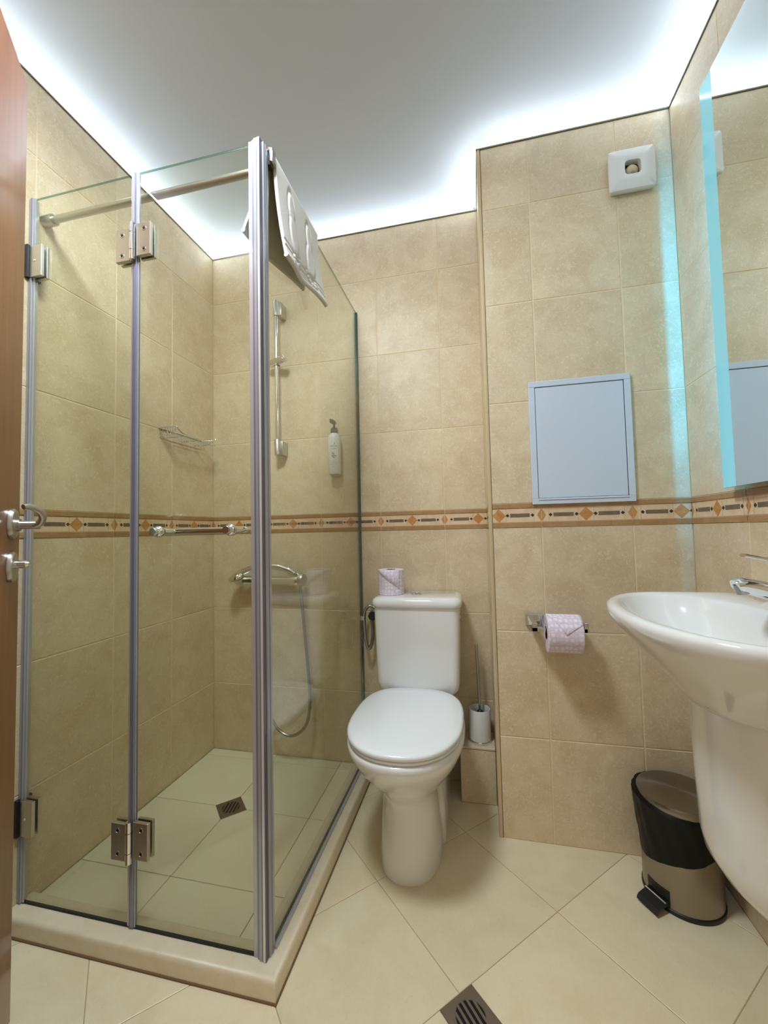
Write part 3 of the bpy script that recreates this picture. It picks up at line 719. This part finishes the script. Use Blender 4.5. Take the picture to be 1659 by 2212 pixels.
# ------------------------------------------------------------------ toilet
TX = .955
t = thing('toilet', (TX, -.3, 0), 'white close-coupled toilet with closed lid and cistern', 'toilet')
def egg(z, hw, yb, yf, y0, n=2.3, nb=2.6, N=48, cx=TX):
    out = []
    for k in range(N):
        a = 2*PI*k/N; c, s = math.cos(a), math.sin(a); e = nb if s > 0 else n
        out.append(Vector((cx+hw*math.copysign(abs(c)**(2/e), c), y0+((yb-y0) if s > 0 else (y0-yf))*math.copysign(abs(s)**(2/e), s), z)))
    return out
secs = [(0, .0925, -.10, -.508, -.36, 2.3, 2.6), (.006, .094, -.10, -.510, -.36, 2.3, 2.6), (.05, .092, -.10, -.503, -.36, 2.3, 2.6), (.11, .088, -.10, -.494, -.36, 2.3, 2.6), (.165, .084, -.10, -.490, -.36, 2.3, 2.5), (.20, .083, -.09, -.494, -.36, 2.3, 2.4), (.225, .090, -.08, -.508, -.36, 2.25, 2.3),
        (.25, .106, -.07, -.534, -.37, 2.2, 2.2), (.28, .129, -.06, -.567, -.38, 2.2, 2.1), (.315, .150, -.05, -.600, -.39, 2.2, 2.0), (.345, .163, -.04, -.623, -.40, 2.2, 2.0), (.368, .1705, -.04, -.638, -.41, 2.2, 2.0), (.380, .172, -.04, -.641, -.41, 2.2, 2.0), (.387, .169, -.04, -.638, -.41, 2.2, 2.0), (.390, .161, -.045, -.630, -.41, 2.2, 2.0)]
m_ = MB(); m_.loft([egg(*s) for s in secs]); obj('bowl', m_, 'ceramic', t, smooth=60)
# rear outlet skirt with fixing hole
m_ = MB()
def rr(x0, x1, y0, y1, z, r=.02, n=5):
    out = []
    for cx, cy, a0 in ((x1-r, y1-r, 0), (x0+r, y1-r, PI/2), (x0+r, y0+r, PI), (x1-r, y0+r, 1.5*PI)):
        for k in range(n+1): a = a0+PI/2*k/n; out.append(Vector((cx+r*math.cos(a), cy+r*math.sin(a), z)))
    return out
m_.loft([rr(TX-.100, TX+.100, -.345, -.03, 0, .03), rr(TX-.099, TX+.099, -.345, -.03, .11, .03), rr(TX-.093, TX+.093, -.338, -.03, .150, .03), rr(TX-.078, TX+.078, -.32, -.03, .185, .03), rr(TX-.060, TX+.060, -.30, -.03, .20, .02)]); obj('outlet_skirt', m_, 'ceramic', t, smooth=50)
m_ = MB(); m_.lathe([(0, .0018), (.006, .0016), (.0065, 0)], (TX+.0982, -.305, .100), (1, -.1, 0), 14); obj('fixing_screw', m_, 'satin_metal', t)
# seat and lid
m_ = MB(); m_.loft([egg(z_, h_, -.19, f_, -.41, 2.25, 3.2) for z_, h_, f_ in ((.3895, .163, -.628), (.392, .167, -.633), (.3985, .168, -.634), (.4005, .166, -.631))]); obj('seat', m_, 'seat_plastic', t, smooth=60)
m_ = MB(); m_.loft([egg(z_, h_, yb_, f_, -.415, 2.3, 3.0) for z_, h_, yb_, f_ in ((.4025, .160, -.190, -.630), (.404, .1665, -.186, -.637), (.411, .169, -.184, -.640), (.4165, .1665, -.187, -.636), (.4195, .160, -.195, -.625), (.4205, .130, -.225, -.585), (.421, .06, -.32, -.49))]); obj('lid', m_, 'seat_plastic', t, smooth=70)
for s in (-1, 1):
    m_ = MB(); m_.lathe([(0, -.016), (.009, -.016), (.009, .016), (0, .016)], (TX+s*.075, -.185, .402), (1, 0, 0), 14); obj('hinge', m_, 'seat_plastic', t)
# cistern
def rbox_rings(x0, x1, y0, y1, prof, r):
    return [rr(x0+i, x1-i, y0+i, y1, z_, max(r-i*.5, .004)) for z_, i in prof]
m_ = MB(); m_.loft([rr(TX-.110, TX+.110, -.180, -.012, .392, .02), rr(TX-.130, TX+.130, -.186, -.012, .398, .02), rr(TX-.144, TX+.144, -.190, -.012, .412, .022), rr(TX-.1495, TX+.1495, -.192, -.012, .435, .024), rr(TX-.153, TX+.153, -.195, -.012, .60, .024), rr(TX-.1555, TX+.1555, -.196, -.012, .7005, .024)]); cis = obj('cistern', m_, 'ceramic', t, smooth=50)
m_ = MB(); m_.loft([rr(TX-.158, TX+.158, -.199, -.008, .7015, .03), rr(TX-.1625, TX+.1625, -.204, -.008, .705, .032), rr(TX-.1635, TX+.1635, -.205, -.008, .716, .032), rr(TX-.161, TX+.161, -.2025, -.009, .727, .032), rr(TX-.153, TX+.153, -.195, -.013, .7345, .03), rr(TX-.142, TX+.142, -.185, -.02, .737, .026)]); obj('cistern_lid', m_, 'ceramic', t, smooth=60)
m_ = MB(); m_.lathe([(.0215, 0), (.0215, .002), (.019, .005), (.014, .0062), (.013, .0055), (.0135, .0095), (.007, .0125), (0, .013)], (TX-.006, -.105, .7368), (0, 0, 1), 32); obj('flush_button', m_, 'chrome', t)
m_ = MB(); m_.lathe([(0, .006), (.008, .005), (.010, 0)], (TX+.1545, -.160, .662), (1, 0, 0), 14); obj('side_plug', m_, 'satin_metal', t)

# cistern water inlet: valve and loop hose
t = thing('water_valve', (.745, -.03, .60), 'dark metal angle valve with looped hose left of the cistern', 'valve')
m_ = MB(); m_.lathe([(.018, 0), (.018, .006), (.010, .008), (.010, .045), (0, .046)], (.752, -.0005, .640), (0, -1, 0), 18); m_.tube([(.752, -.038, .640), (.787, -.042, .655)], .010, 12); obj('valve_body', m_, 'satin_metal', t)
m_ = MB(); m_.lathe([(0, .024), (.013, .024), (.0175, .018), (.0175, .004), (.012, 0)], (.760, -.048, .640), (.15, -1, .1), 8); obj('valve_handle', m_, 'rubber_black', t)
m_ = MB(); m_.tube(smoothpath([(.752, -.040, .634), (.757, -.042, .58), (.752, -.046, .525), (.740, -.05, .508), (.731, -.052, .54), (.725, -.052, .60), (.727, -.050, .655), (.745, -.048, .678), (.766, -.046, .672), (.798, -.046, .664)], 6), .0062, 10); obj('inlet_hose', m_, 'mesh_hose', t)
m_ = MB(); m_.box((.7065, -.060, .622), (.727, -.044, .638), 0, .003, 2); obj('hose_clip', m_, 'clip_plastic', t)

# ------------------------------------------------------------------ toilet paper
t = thing('toilet_roll', (.850, -.105, .737), 'pink patterned toilet roll standing on the cistern lid', 'toilet roll')
rc_, rz0, rh = (.8505, -.105), .7372, .094
m_ = MB(); m_.lathe([(.020, 0), (.047, 0), (.0492, .002), (.0495, rh-.002), (.048, rh), (.020, rh), (.020, 0)], (rc_[0], rc_[1], rz0), (0, 0, 1), 40); obj('paper', m_, 'printed_paper', t)
m_ = MB(); m_.lathe([(.0202, .001), (.0202, rh-.001), (.0185, rh-.001), (.0185, .001)], (rc_[0], rc_[1], rz0), (0, 0, 1), 24); obj('core', m_, 'cardboard', t)
m_ = MB(); a0 = math.atan2(-1.55, .33); R_ = .0503   # folded sheet edge running diagonally
top = []; bot = []
for k in range(13):
    q = k/12; a = a0-1.05+q*1.75; zt = rz0+rh-.006-q*.064
    top.append(Vector((rc_[0]+R_*math.cos(a), rc_[1]+R_*math.sin(a), rz0+rh-.001))); bot.append(Vector((rc_[0]+(R_+.001)*math.cos(a), rc_[1]+(R_+.001)*math.sin(a), zt-.002)))
vs = top+bot; m_.add(vs, [(k, k+1, 14+k, 13+k) for k in range(12)]); o_ = obj('folded_sheet', m_, 'printed_paper', t, fix=False)
sm = o_.modifiers.new('thick', 'SOLIDIFY'); sm.thickness = .0012; sm.offset = 1

hy, hz_ = -.330, .667
t = thing('toilet_paper_holder', (1.41, YC-.03, .67), 'chrome square-section toilet paper holder on the tiled wall', 'paper holder')
m_ = MB(); m_.box((1.322, YC-.012, .672), (1.374, YC-.0005, .706), 0, .0012, 1); obj('wall_plate', m_, 'chrome', t, smooth=0)
m_ = MB(); m_.box((1.334, hy-.008, .665), (1.350, YC-.010, .690), 0, .001, 1); m_.box((1.334, hy-.008, .665), (1.490, hy+.008, .677), 0, .001, 1); m_.box((1.480, hy-.008, .665), (1.493, hy+.008, .694), 0, .001, 1); obj('arm', m_, 'chrome', t, smooth=0)
t = thing('toilet_roll', (1.42, hy, .60), 'pink patterned toilet roll with pointed end hanging on the chrome holder', 'toilet roll')
rr0, rc0 = .0555, (1.420, hy-.003, .6605)
x0, x1 = 1.374, 1.470
m_ = MB(); m_.lathe([(.021, x0-1.42), (rr0-.0015, x0-1.42), (rr0, x0-1.4185), (rr0, x1-1.4215), (rr0-.0015, x1-1.42), (.021, x1-1.42), (.021, x0-1.42)], (1.42, rc0[1], rc0[2]), (1, 0, 0), 44); obj('paper', m_, 'printed_paper', t)
m_ = MB(); m_.lathe([(.0212, x0-1.419), (.0212, x1-1.421), (.0195, x1-1.421), (.0195, x0-1.419)], (1.42, rc0[1], rc0[2]), (1, 0, 0), 24); obj('core', m_, 'cardboard', t)
m_ = MB(); R_ = rr0+.0012; NA = 16; NX = 12; vs = []; fs = []
for i in range(NA+1):
    for j in range(NX+1):
        u_ = j/NX; q = i/NA
        reach = 1.35*(u_/.5 if u_ < .5 else 1-(u_-.5)/.5*.42)+.10   # pointed flap
        a = PI/2-.45+q*(reach+.45)
        vs.append((x0+(x1-x0)*u_, rc0[1]-R_*math.sin(a-PI/2)-0, rc0[2]+R_*math.cos(a-PI/2)))
for i in range(NA):
    for j in range(NX): fs.append((i*(NX+1)+j, i*(NX+1)+j+1, (i+1)*(NX+1)+j+1, (i+1)*(NX+1)+j))
m_.add(vs, fs); o_ = obj('folded_sheet', m_, 'printed_paper', t, fix=False); sm = o_.modifiers.new('thick', 'SOLIDIFY'); sm.thickness = .0012; sm.offset = 1

# ------------------------------------------------------------------ tiled ledge with toilet brush
t = thing('tiled_ledge', (1.157, -.06, 0), 'small beige tiled ledge in the corner beside the toilet', 'ledge')
lx0 = 1.095
m_ = MB(); m_.box((lx0+.005, -.115, 0), (XC-.0015, -.0005, .186)); obj('core_block', m_, 'grout', t, smooth=0)
for nm, a, b in (('front_tile', (lx0+.0005, -.122, .001), (XC-.0015, -.1155, .1865)), ('side_tile', (lx0, -.1150, .001), (lx0+.0045, -.001, .1865)), ('top_tile', (lx0-.001, -.1235, .1885), (XC-.0015, -.001, .1965))):
    m_ = MB(); m_.box(a, b, 0, .0012, 1); obj(nm, m_, 'wall_tile', t, smooth=0)
bx, by, bz_ = 1.168, -.068, .1968
t = thing('toilet_brush', (bx, by, bz_), 'toilet brush with steel handle in white cylinder holder on the ledge', 'toilet brush')
m_ = MB(); m_.lathe([(0, .006), (.0385, .006), (.0392, .010), (.0388, .114), (.0378, .1165), (.0362, .1165), (.0355, .113), (.0355, .03), (0, .03)], (bx, by, bz_), (0, 0, 1), 36); obj('holder', m_, 'white_plastic', t)
m_ = MB(); m_.lathe([(0, 0), (.0398, 0), (.0402, .002), (.0402, .007), (.0395, .0085)], (bx, by, bz_), (0, 0, 1), 36); obj('base_ring', m_, 'chrome', t)
m_ = MB(); m_.tube([(bx+.003, by, bz_+.06), (bx-.004, by, bz_+.346)], .0046, 12); m_.lathe([(0, .004), (.0046, .003), (.0052, 0), (.0052, -.004)], (bx-.004, by, bz_+.346), (0, 0, 1), 12); obj('handle', m_, 'satin_metal', t)
m_ = MB()
for k in range(150):
    a = random.uniform(0, 2*PI); h = random.uniform(.035, .098); r1 = random.uniform(.026, .033); dz = random.uniform(-.004, .012)
    c = Vector((bx+.002, by, bz_+h)); d = Vector((math.cos(a)*r1, math.sin(a)*r1, dz)); p = Vector((-math.sin(a), math.cos(a), 0))*.0012
    m_.add([c-p, c+p, c+d+p*.6, c+d-p*.6], [(0, 1, 2, 3)])
m_.lathe([(.012, .03), (.014, .100), (.009, .108), (.005, .112)], (bx+.002, by, bz_), (0, 0, 1), 14)
obj('bristles', m_, 'black_plastic', t, kind='stuff', smooth=0, fix=False)

# ------------------------------------------------------------------ extractor fan and access panel on the chase
t = thing('extractor_fan', (1.685, YC, 2.018), 'square white extractor fan cover high on the tiled wall', 'extractor fan')
fx0, fx1, fz0, fz1 = 1.620, 1.752, 2.020, 2.154
m_ = MB(); m_.box((fx0+.006, YC-.012, fz0+.006), (fx1-.006, YC-.0005, fz1-.006), 0, .002, 1); obj('back_plate', m_, 'white_plastic', t, smooth=0)
fcx, fcz = (fx0+fx1)/2, (fz0+fz1)/2
def sqr(h, y, n, N=48, cz=0.): return [Vector((fcx+h*math.copysign(abs(math.cos(2*PI*k/N+PI/4))**(2/n), math.cos(2*PI*k/N+PI/4)), y, fcz+cz+h*math.copysign(abs(math.sin(2*PI*k/N+PI/4))**(2/n), math.sin(2*PI*k/N+PI/4)))) for k in range(N)]
hw = (fx1-fx0)/2
m_ = MB(); m_.loft([sqr(hw-.003, YC-.008, 14), sqr(hw, YC-.016, 16), sqr(hw, YC-.022, 16), sqr(hw-.002, YC-.0255, 14), sqr(hw*.62, YC-.0315, 8), sqr(.0245, YC-.0325, 5), sqr(.0225, YC-.0315, 5), sqr(.0215, YC-.012, 5)], 0, True, True); obj('cover', m_, 'white_plastic', t, smooth=40)
m_ = MB(); m_.loft([sqr(.0222, YC-.0126, 5), sqr(.001, YC-.0126, 5)], 0, False, True); obj('throat', m_, 'hole_black', t, smooth=0)
m_ = MB(); m_.lathe([(0, .0305), (.006, .0300), (.012, .0275), (.017, .022), (.019, .014), (.019, .010)], (fcx, YC, fcz-.003), (0, -1, 0), 32); obj('hub_dome', m_, 'corner_profile', t)
m_ = MB(); m_.box((fcx-.0045, YC-.0318, fcz-.023), (fcx+.0045, YC-.026, fcz-.0145)); obj('latch', m_, 'print_grey', t, smooth=0)
text_obj('silent design', .0062, lambda x, y: (fcx+.0455+x, YC-.0290+.0034*(x+.018)/.036, fcz+.002+y), 'print_grey', t)

t = thing('access_panel', (1.506, YC, 1.052), 'white framed access panel set on the tiled wall below the fan', 'access panel')
ax0, ax1, az0, az1 = 1.357, 1.656, 1.053, 1.450; fw = .0185; py = YC-.0005
for nm, a, b in (('frame_rail', (ax0, az0), (ax1, az0+fw)), ('frame_rail', (ax0, az1-fw), (ax1, az1)), ('frame_stile', (ax0, az0+fw), (ax0+fw, az1-fw)), ('frame_stile', (ax1-fw, az0+fw), (ax1, az1-fw))):
    m_ = MB(); m_.box((a[0], py-.010, a[1]), (b[0], py, b[1]), 0, .0012, 1); obj(nm, m_, 'panel_white', t, smooth=0)
m_ = MB(); m_.box((ax0+fw, py-.003, az0+fw), (ax1-fw, py, az1-fw)); obj('gap_shadow', m_, 'panel_gap', t, smooth=0)
m_ = MB(); m_.box((ax0+fw+.0016, py-.0085, az0+fw+.0012), (ax1-fw-.0022, py-.002, az1-fw-.0022), 0, .001, 1); obj('hatch', m_, 'panel_white', t, smooth=0)
m_ = MB(); m_.box((ax0+fw, py-.0125, az0+fw-.0052), (ax1-fw, py-.008, az0+fw-.001), 0, .001, 1); obj('finger_lip', m_, 'panel_white', t, smooth=0)

# ------------------------------------------------------------------ lit mirror on the right wall
MX, MY0, MY1, MZ0, MZ1 = 1.775, -.497, -1.20, 1.066, 2.096
t = thing('mirror', (XR, (MY0+MY1)/2, MZ0), 'large wall mirror with glowing cyan light band above the basin', 'mirror')
m_ = MB(); m_.box((MX+.0006, MY1, MZ0), (MX+.005, MY0, MZ1)); obj('glass_plate', m_, 'glass_edge', t, smooth=0)
m_ = MB(); m_.add([(MX, MY0-.050, MZ0), (MX, MY1+.050, MZ0), (MX, MY1+.050, MZ1), (MX, MY0-.050, MZ1)], [(3, 2, 1, 0)]); obj('mirror_surface', m_, 'mirror_silver', t, smooth=0, fix=False)
for ya, yb in ((MY0, MY0-.050), (MY1+.050, MY1)):
    m_ = MB(); m_.add([(MX, ya, MZ0), (MX, yb, MZ0), (MX, yb, MZ1), (MX, ya, MZ1)], [(3, 2, 1, 0)]); obj('light_band', m_, 'mirror_band', t, smooth=0, fix=False)
m_ = MB(); m_.box((MX+.005, MY1+.06, MZ0+.05), (XR-.0005, MY0-.058, MZ1-.05)); obj('housing', m_, 'white_plastic', t, smooth=0)
m_ = MB(); m_.add([(MX+.0065, MY0-.0578, MZ0+.07), (MX+.0105, MY0-.0578, MZ0+.07), (MX+.0105, MY0-.0578, MZ1-.07), (MX+.0065, MY0-.0578, MZ1-.07)], [(3, 2, 1, 0)]); obj('edge_light', m_, 'mirror_led', t, smooth=0, fix=False)

# ------------------------------------------------------------------ washbasin, half pedestal, tap
WYC = -.78; WCX = XR-.18
t = thing('washbasin', (XR, WYC, .652), 'white wall washbasin with wide rounded rim', 'washbasin')
def dring(z, proj, hw, back=.0015, nf=2.25, nb=7., N=64, cx=WCX, dyc=0.):
    out = []
    for k in range(N):
        a = 2*PI*k/N; c, s = math.cos(a), math.sin(a)
        e = nb if c > 0 else nf; ax = (XR-back-cx) if c > 0 else (proj-(XR-cx))
        es = 2/(nf+(nb-nf)*max(c, 0)**.5) if c > 0 else 2/nf
        out.append(Vector((cx+ax*math.copysign(abs(c)**(2/e), c), WYC+dyc+hw*math.copysign(abs(s)**(2/nf if c <= 0 else 2/e), s), z)))
    return out
def ering(z, cx, ax, ay, n=2.15, N=64): return [Vector((cx+ax*math.copysign(abs(math.cos(2*PI*k/N))**(2/n), math.cos(2*PI*k/N)), WYC+ay*math.copysign(abs(math.sin(2*PI*k/N))**(2/n), math.sin(2*PI*k/N)), z)) for k in range(N)]
RZ = .815
m_ = MB(); m_.loft([dring(.6520, .235, .115, cx=XR-.11), dring(.6535, .250, .132, cx=XR-.11), dring(.662, .257, .143, cx=XR-.12), dring(.680, .271, .162, cx=XR-.13), dring(.700, .287, .183, cx=XR-.14), dring(.720, .305, .205, cx=XR-.15), dring(.740, .323, .225, cx=XR-.16), dring(.760, .340, .243, cx=XR-.17), dring(.778, .355, .257), dring(.792, .364, .265), dring(.803, .367, .2685), dring(.811, .365, .267), dring(RZ, .359, .262), dring(RZ+.0008, .351, .255),
                   ering(RZ-.001, XR-.215, .124, .240), ering(RZ-.006, XR-.215, .118, .234), ering(RZ-.030, XR-.215, .109, .216), ering(RZ-.065, XR-.215, .095, .182), ering(RZ-.098, XR-.213, .073, .135), ering(RZ-.116, XR-.211, .042, .072), ering(RZ-.120, XR-.209, .02, .022)]); obj('bowl', m_, 'ceramic', t, smooth=70)
m_ = MB(); m_.lathe([(.0125, .0005), (.0115, .003), (.009, .003), (.0088, .001)], (XR-.1085, WYC, RZ-.034), (-1, 0, .25), 24); ov = obj('overflow_ring', m_, 'chrome', t)
m_ = MB(); m_.lathe([(0, .0018), (.0092, .0018), (.0092, 0)], (XR-.1085, WYC, RZ-.034), (-1, 0, .25), 24); obj('overflow_hole', m_, 'hole_black', ov)
m_ = MB(); m_.lathe([(0, .004), (.014, .003), (.020, 0)], (XR-.209, WYC, RZ-.119), (0, 0, 1), 24); obj('waste_cover', m_, 'chrome', t)
t = thing('basin_pedestal', (XR, WYC, .285), 'white ceramic half pedestal under the washbasin', 'pedestal')
m_ = MB(); P = [(.285, .020, .04), (.288, .060, .06), (.294, .100, .077), (.302, .135, .090), (.312, .165, .100), (.325, .190, .108), (.345, .210, .114), (.37, .225, .118), (.40, .231, .120), (.50, .235, .123), (.60, .237, .125), (.6510, .238, .125)]
m_.loft([dring(z_, p_, h_, nf=2.4, cx=XR-p_*.45) for z_, p_, h_ in P]); obj('shell', m_, 'ceramic', t, smooth=70)
t = thing('basin_tap', (XR-.068, WYC, RZ), 'chrome single-lever basin tap with flat lever', 'tap')
fx = XR-.068
m_ = MB(); m_.lathe([(0, 0), (.026, 0), (.026, .004), (.0225, .008), (.022, .052), (.0235, .058), (.0235, .070), (.018, .076), (0, .078)], (fx, WYC, RZ), (0, 0, 1), 28); obj('body', m_, 'chrome', t)
sp = smoothpath([(fx-.008, WYC, RZ+.022), (fx-.035, WYC, RZ+.036), (fx-.065, WYC, RZ+.045), (fx-.090, WYC, RZ+.0505), (fx-.099, WYC, RZ+.0485)], 5)
m_ = MB(); m_.tube(sp, [.021-.0065*(i/(len(sp)-1)) for i in range(len(sp))], 18, flat=.85); s_ = obj('spout', m_, 'chrome', t)
m_ = MB(); m_.lathe([(.0105, .010), (.0112, .002), (.0112, -.008), (.009, -.0095), (0, -.0095)], (fx-.089, WYC, RZ+.0435), (-.25, 0, 1), 20); obj('aerator', m_, 'satin_metal', s_)
m_ = MB(); m_.tube(smoothpath([(fx+.012, WYC, RZ+.084), (fx-.02, WYC, RZ+.091), (fx-.05, WYC, RZ+.098), (fx-.084, WYC, RZ+.1055)], 5), [.012, .012, .0115, .011, .0105]+[.0100]*11, 14, flat=.35, up=(0, 0, 1)); obj('lever', m_, 'chrome', t)
m_ = MB(); m_.lathe([(.022, .074), (.0215, .084), (.017, .090), (0, .091)], (fx, WYC, RZ), (0, 0, 1), 28); obj('lever_cap', m_, 'chrome', t)

# ------------------------------------------------------------------ pedal bin
bcx, bcy = 1.682, -.385
t = thing('pedal_bin', (bcx, bcy, 0), 'steel pedal bin with black bag folded over its rim under the basin', 'bin')
R0 = .0895
m_ = MB(); m_.lathe([(0, .010), (R0, .010), (R0, .225), (0, .225)], (bcx, bcy, 0), (0, 0, 1), 48); plain('bin_steel', (158, 148, 136), .34, 1.); obj('body', m_, 'bin_steel', t)
m_ = MB(); m_.lathe([(0, 0), (R0+.001, 0), (R0+.0025, .003), (R0+.0025, .010), (R0+.0005, .012)], (bcx, bcy, 0), (0, 0, 1), 48); obj('base_ring', m_, 'black_plastic', t)
N = 72; rings = []
for i in range(15):
    q = i/14; ring = []
    for k in range(N):
        a = 2*PI*k/N
        low = .127 + .028*math.cos(a+.3) + .002*math.sin(5*a)
        tz = .249 - .008*math.cos(a+1.2); z_ = tz+(low-tz)*q
        wr = .0016*math.sin(9*a+3*q)+.0012*math.sin(17*a-6*q)+.001*math.sin(29*a+11*q)
        r = R0+.0150*(1-q)**1.3+.002 + wr*(.4+.6*math.sin(PI*min(q+.15, 1)))
        ring.append(Vector((bcx+r*math.cos(a), bcy+r*math.sin(a), z_)))
    rings.append(ring)
inner = [[Vector((bcx+(R0-.004)*math.cos(2*PI*k/N), bcy+(R0-.004)*math.sin(2*PI*k/N), .250)) for k in range(N)]]
last = [[Vector((bcx+(R0+.0004)*math.cos(2*PI*k/N), bcy+(R0+.0004)*math.sin(2*PI*k/N), rings[-1][k].z+.002)) for k in range(N)]]
m_ = MB(); m_.loft(inner+rings+last, 0, False, False); plain('bag_black', (7, 6, 6), .42, spec=.25); obj('bin_bag', m_, 'bag_black', t, smooth=60)
def brushed():
    m, nt, b = newmat('brushed_lid'); b.inputs['Base Color'].default_value = lin((150, 144, 138)); b.inputs['Metallic'].default_value = 1; b.inputs['Roughness'].default_value = .27
    b.inputs['Anisotropic'].default_value = .9
    tg = nd(nt, 'ShaderNodeTangent', direction_type='RADIAL', axis='Z'); nt.links.new(tg.outputs[0], b.inputs['Tangent'])
brushed()
m_ = MB(); m_.lathe([(R0+.003, .240), (R0+.0055, .242), (R0+.0055, .2625), (R0+.0042, .2652), (R0-.002, .2668), (.05, .270), (0, .2715)], (0, 0, 0), (0, 0, 1), 56)
me = build(m_, 'lid', 'brushed_lid', (0, 0, 0))
for p in me.polygons: p.use_smooth = True
me.set_sharp_from_angle(angle=math.radians(40))
o_ = bpy.data.objects.new('lid', me); COL.objects.link(o_); o_.parent = t
pa = -2.58; d = Vector((math.cos(pa), math.sin(pa), 0)); s_ = Vector((-d.y, d.x, 0)); c0 = Vector((bcx, bcy, 0))
m_ = MB(); q0, q1, hwid = R0-.004, R0+.040, .028
m_.loft([[c0+d*q+s_*hwid*sg+Vector((0, 0, zz)) for sg, zz in ((-1, z_), (1, z_), (1, z_+.006), (-1, z_+.006))] for q, z_ in ((q0, .020), (R0+.012, .018), (q1-.006, .012), (q1, .006))]); pd = obj('pedal', m_, 'black_plastic', t, smooth=0)
m_ = MB(); m_.tube([c0+d*(R0+.008)-s_*hwid+Vector((0, 0, .0262)), c0+d*(R0+.008)+s_*hwid+Vector((0, 0, .0262))], .0022, 8); obj('pedal_bar', m_, 'chrome', pd)
m_ = MB()
for k in range(1): m_.loft([[c0+Vector((math.cos(pa+a)*r_, math.sin(pa+a)*r_, zz)) for a in [-.33+.66*i/8 for i in range(9)]]+[c0+Vector((math.cos(pa+a)*(r_-.003), math.sin(pa+a)*(r_-.003), zz)) for a in [.33-.66*i/8 for i in range(9)]] for r_, zz in ((R0+.0012, .010), (R0+.0012, .052))])
obj('pedal_slot', m_, 'black_plastic', t, smooth=0)

# ------------------------------------------------------------------ open room door at the left edge
ld = Vector((.62, -.785, 0)).normalized(); ln = Vector((-ld.y, ld.x, 0)); LT = Vector((.226, -.978, 0))
t = thing('door_1', (LT.x, LT.y, 0), 'open varnished brown wooden door with lever handle at the left edge', 'door')
DL, DT = .66, .038
m_ = MB()
def dp(a, b, z): return LT+ld*a+ln*b+Vector((0, 0, z))
def drect(a0, a1, b0, b1, z, r=.004): return [dp(a, b, z) for a, b in ((a0+r, b1), (a0, b1-r), (a0, b0+r), (a0+r, b0), (a1-r, b0), (a1, b0+r), (a1, b1-r), (a1-r, b1))]
m_.loft([drect(0, DL, -DT, 0, .008), drect(0, DL, -DT, 0, 1.998), drect(.002, DL-.002, -DT+.002, -.002, 2.0)]); obj('leaf', m_, 'varnished_wood', t, smooth=30)
def rose(a, z, hz2, ha, nm):
    m_ = MB(); rings = []
    for dep, k in ((0.0003, 1), (.006, 1), (.009, .9), (.0095, .75)):
        rings.append([dp(a+ha*k*math.cos(2*PI*i/32), dep, z+hz2*k*math.sin(2*PI*i/32)) for i in range(32)])
    m_.loft(rings); return obj(nm, m_, 'satin_metal', t, smooth=40)
HA, HZ = .052, 1.011
rose(HA, HZ, .0305, .0215, 'handle_rosette'); rose(HA, HZ-.0875, .0305, .0215, 'lock_rosette')
m_ = MB(); m_.tube([dp(HA, .009, HZ-.003), dp(HA, .016, HZ-.003)], .0125, 16); m_.tube([dp(HA, .016, HZ-.003), dp(HA, .047, HZ-.003)], .0088, 16)
lv = smoothpath([dp(HA, .038, HZ-.004), dp(HA+.003, .049, HZ+.002), dp(HA+.010, .054, HZ+.014), dp(HA+.020, .050, HZ+.026), dp(HA+.034, .041, HZ+.032), dp(HA+.050, .034, HZ+.031)], 6)
m_.tube(lv, [.0098-.0045*(i/(len(lv)-1))**2 for i in range(len(lv))], 14, flat=.72, up=(ln.x, ln.y, 0)); obj('lever_handle', m_, 'satin_metal', t)
m_ = MB(); m_.tube([dp(HA, .009, HZ-.083), dp(HA, .026, HZ-.083)], .0082, 14); m_.tube([dp(HA, .024, HZ-.083), dp(HA, .031, HZ-.083)], [.0075, .005], 14); obj('thumb_turn', m_, 'chrome', t)

# ------------------------------------------------------------------ added fill lamp out of view, brightens walls and floor
t = thing('added_fill_lamp', (.70, -1.08, H), 'added round white fill lamp on the unseen ceiling near the door', 'lamp')
m_ = MB(); m_.lathe([(0, -.001), (.180, -.001), (.180, -.022), (.166, -.026), (.166, -.020)], (.70, -1.08, H), (0, 0, 1), 40); obj('fill_lamp_base', m_, 'white_plastic', t)
m_ = MB(); m_.lathe([(.165, -.024), (.09, -.027), (0, -.0275)], (.70, -1.08, H), (0, 0, 1), 40); obj('diffuser', m_, 'fill_lamp_glow', t)
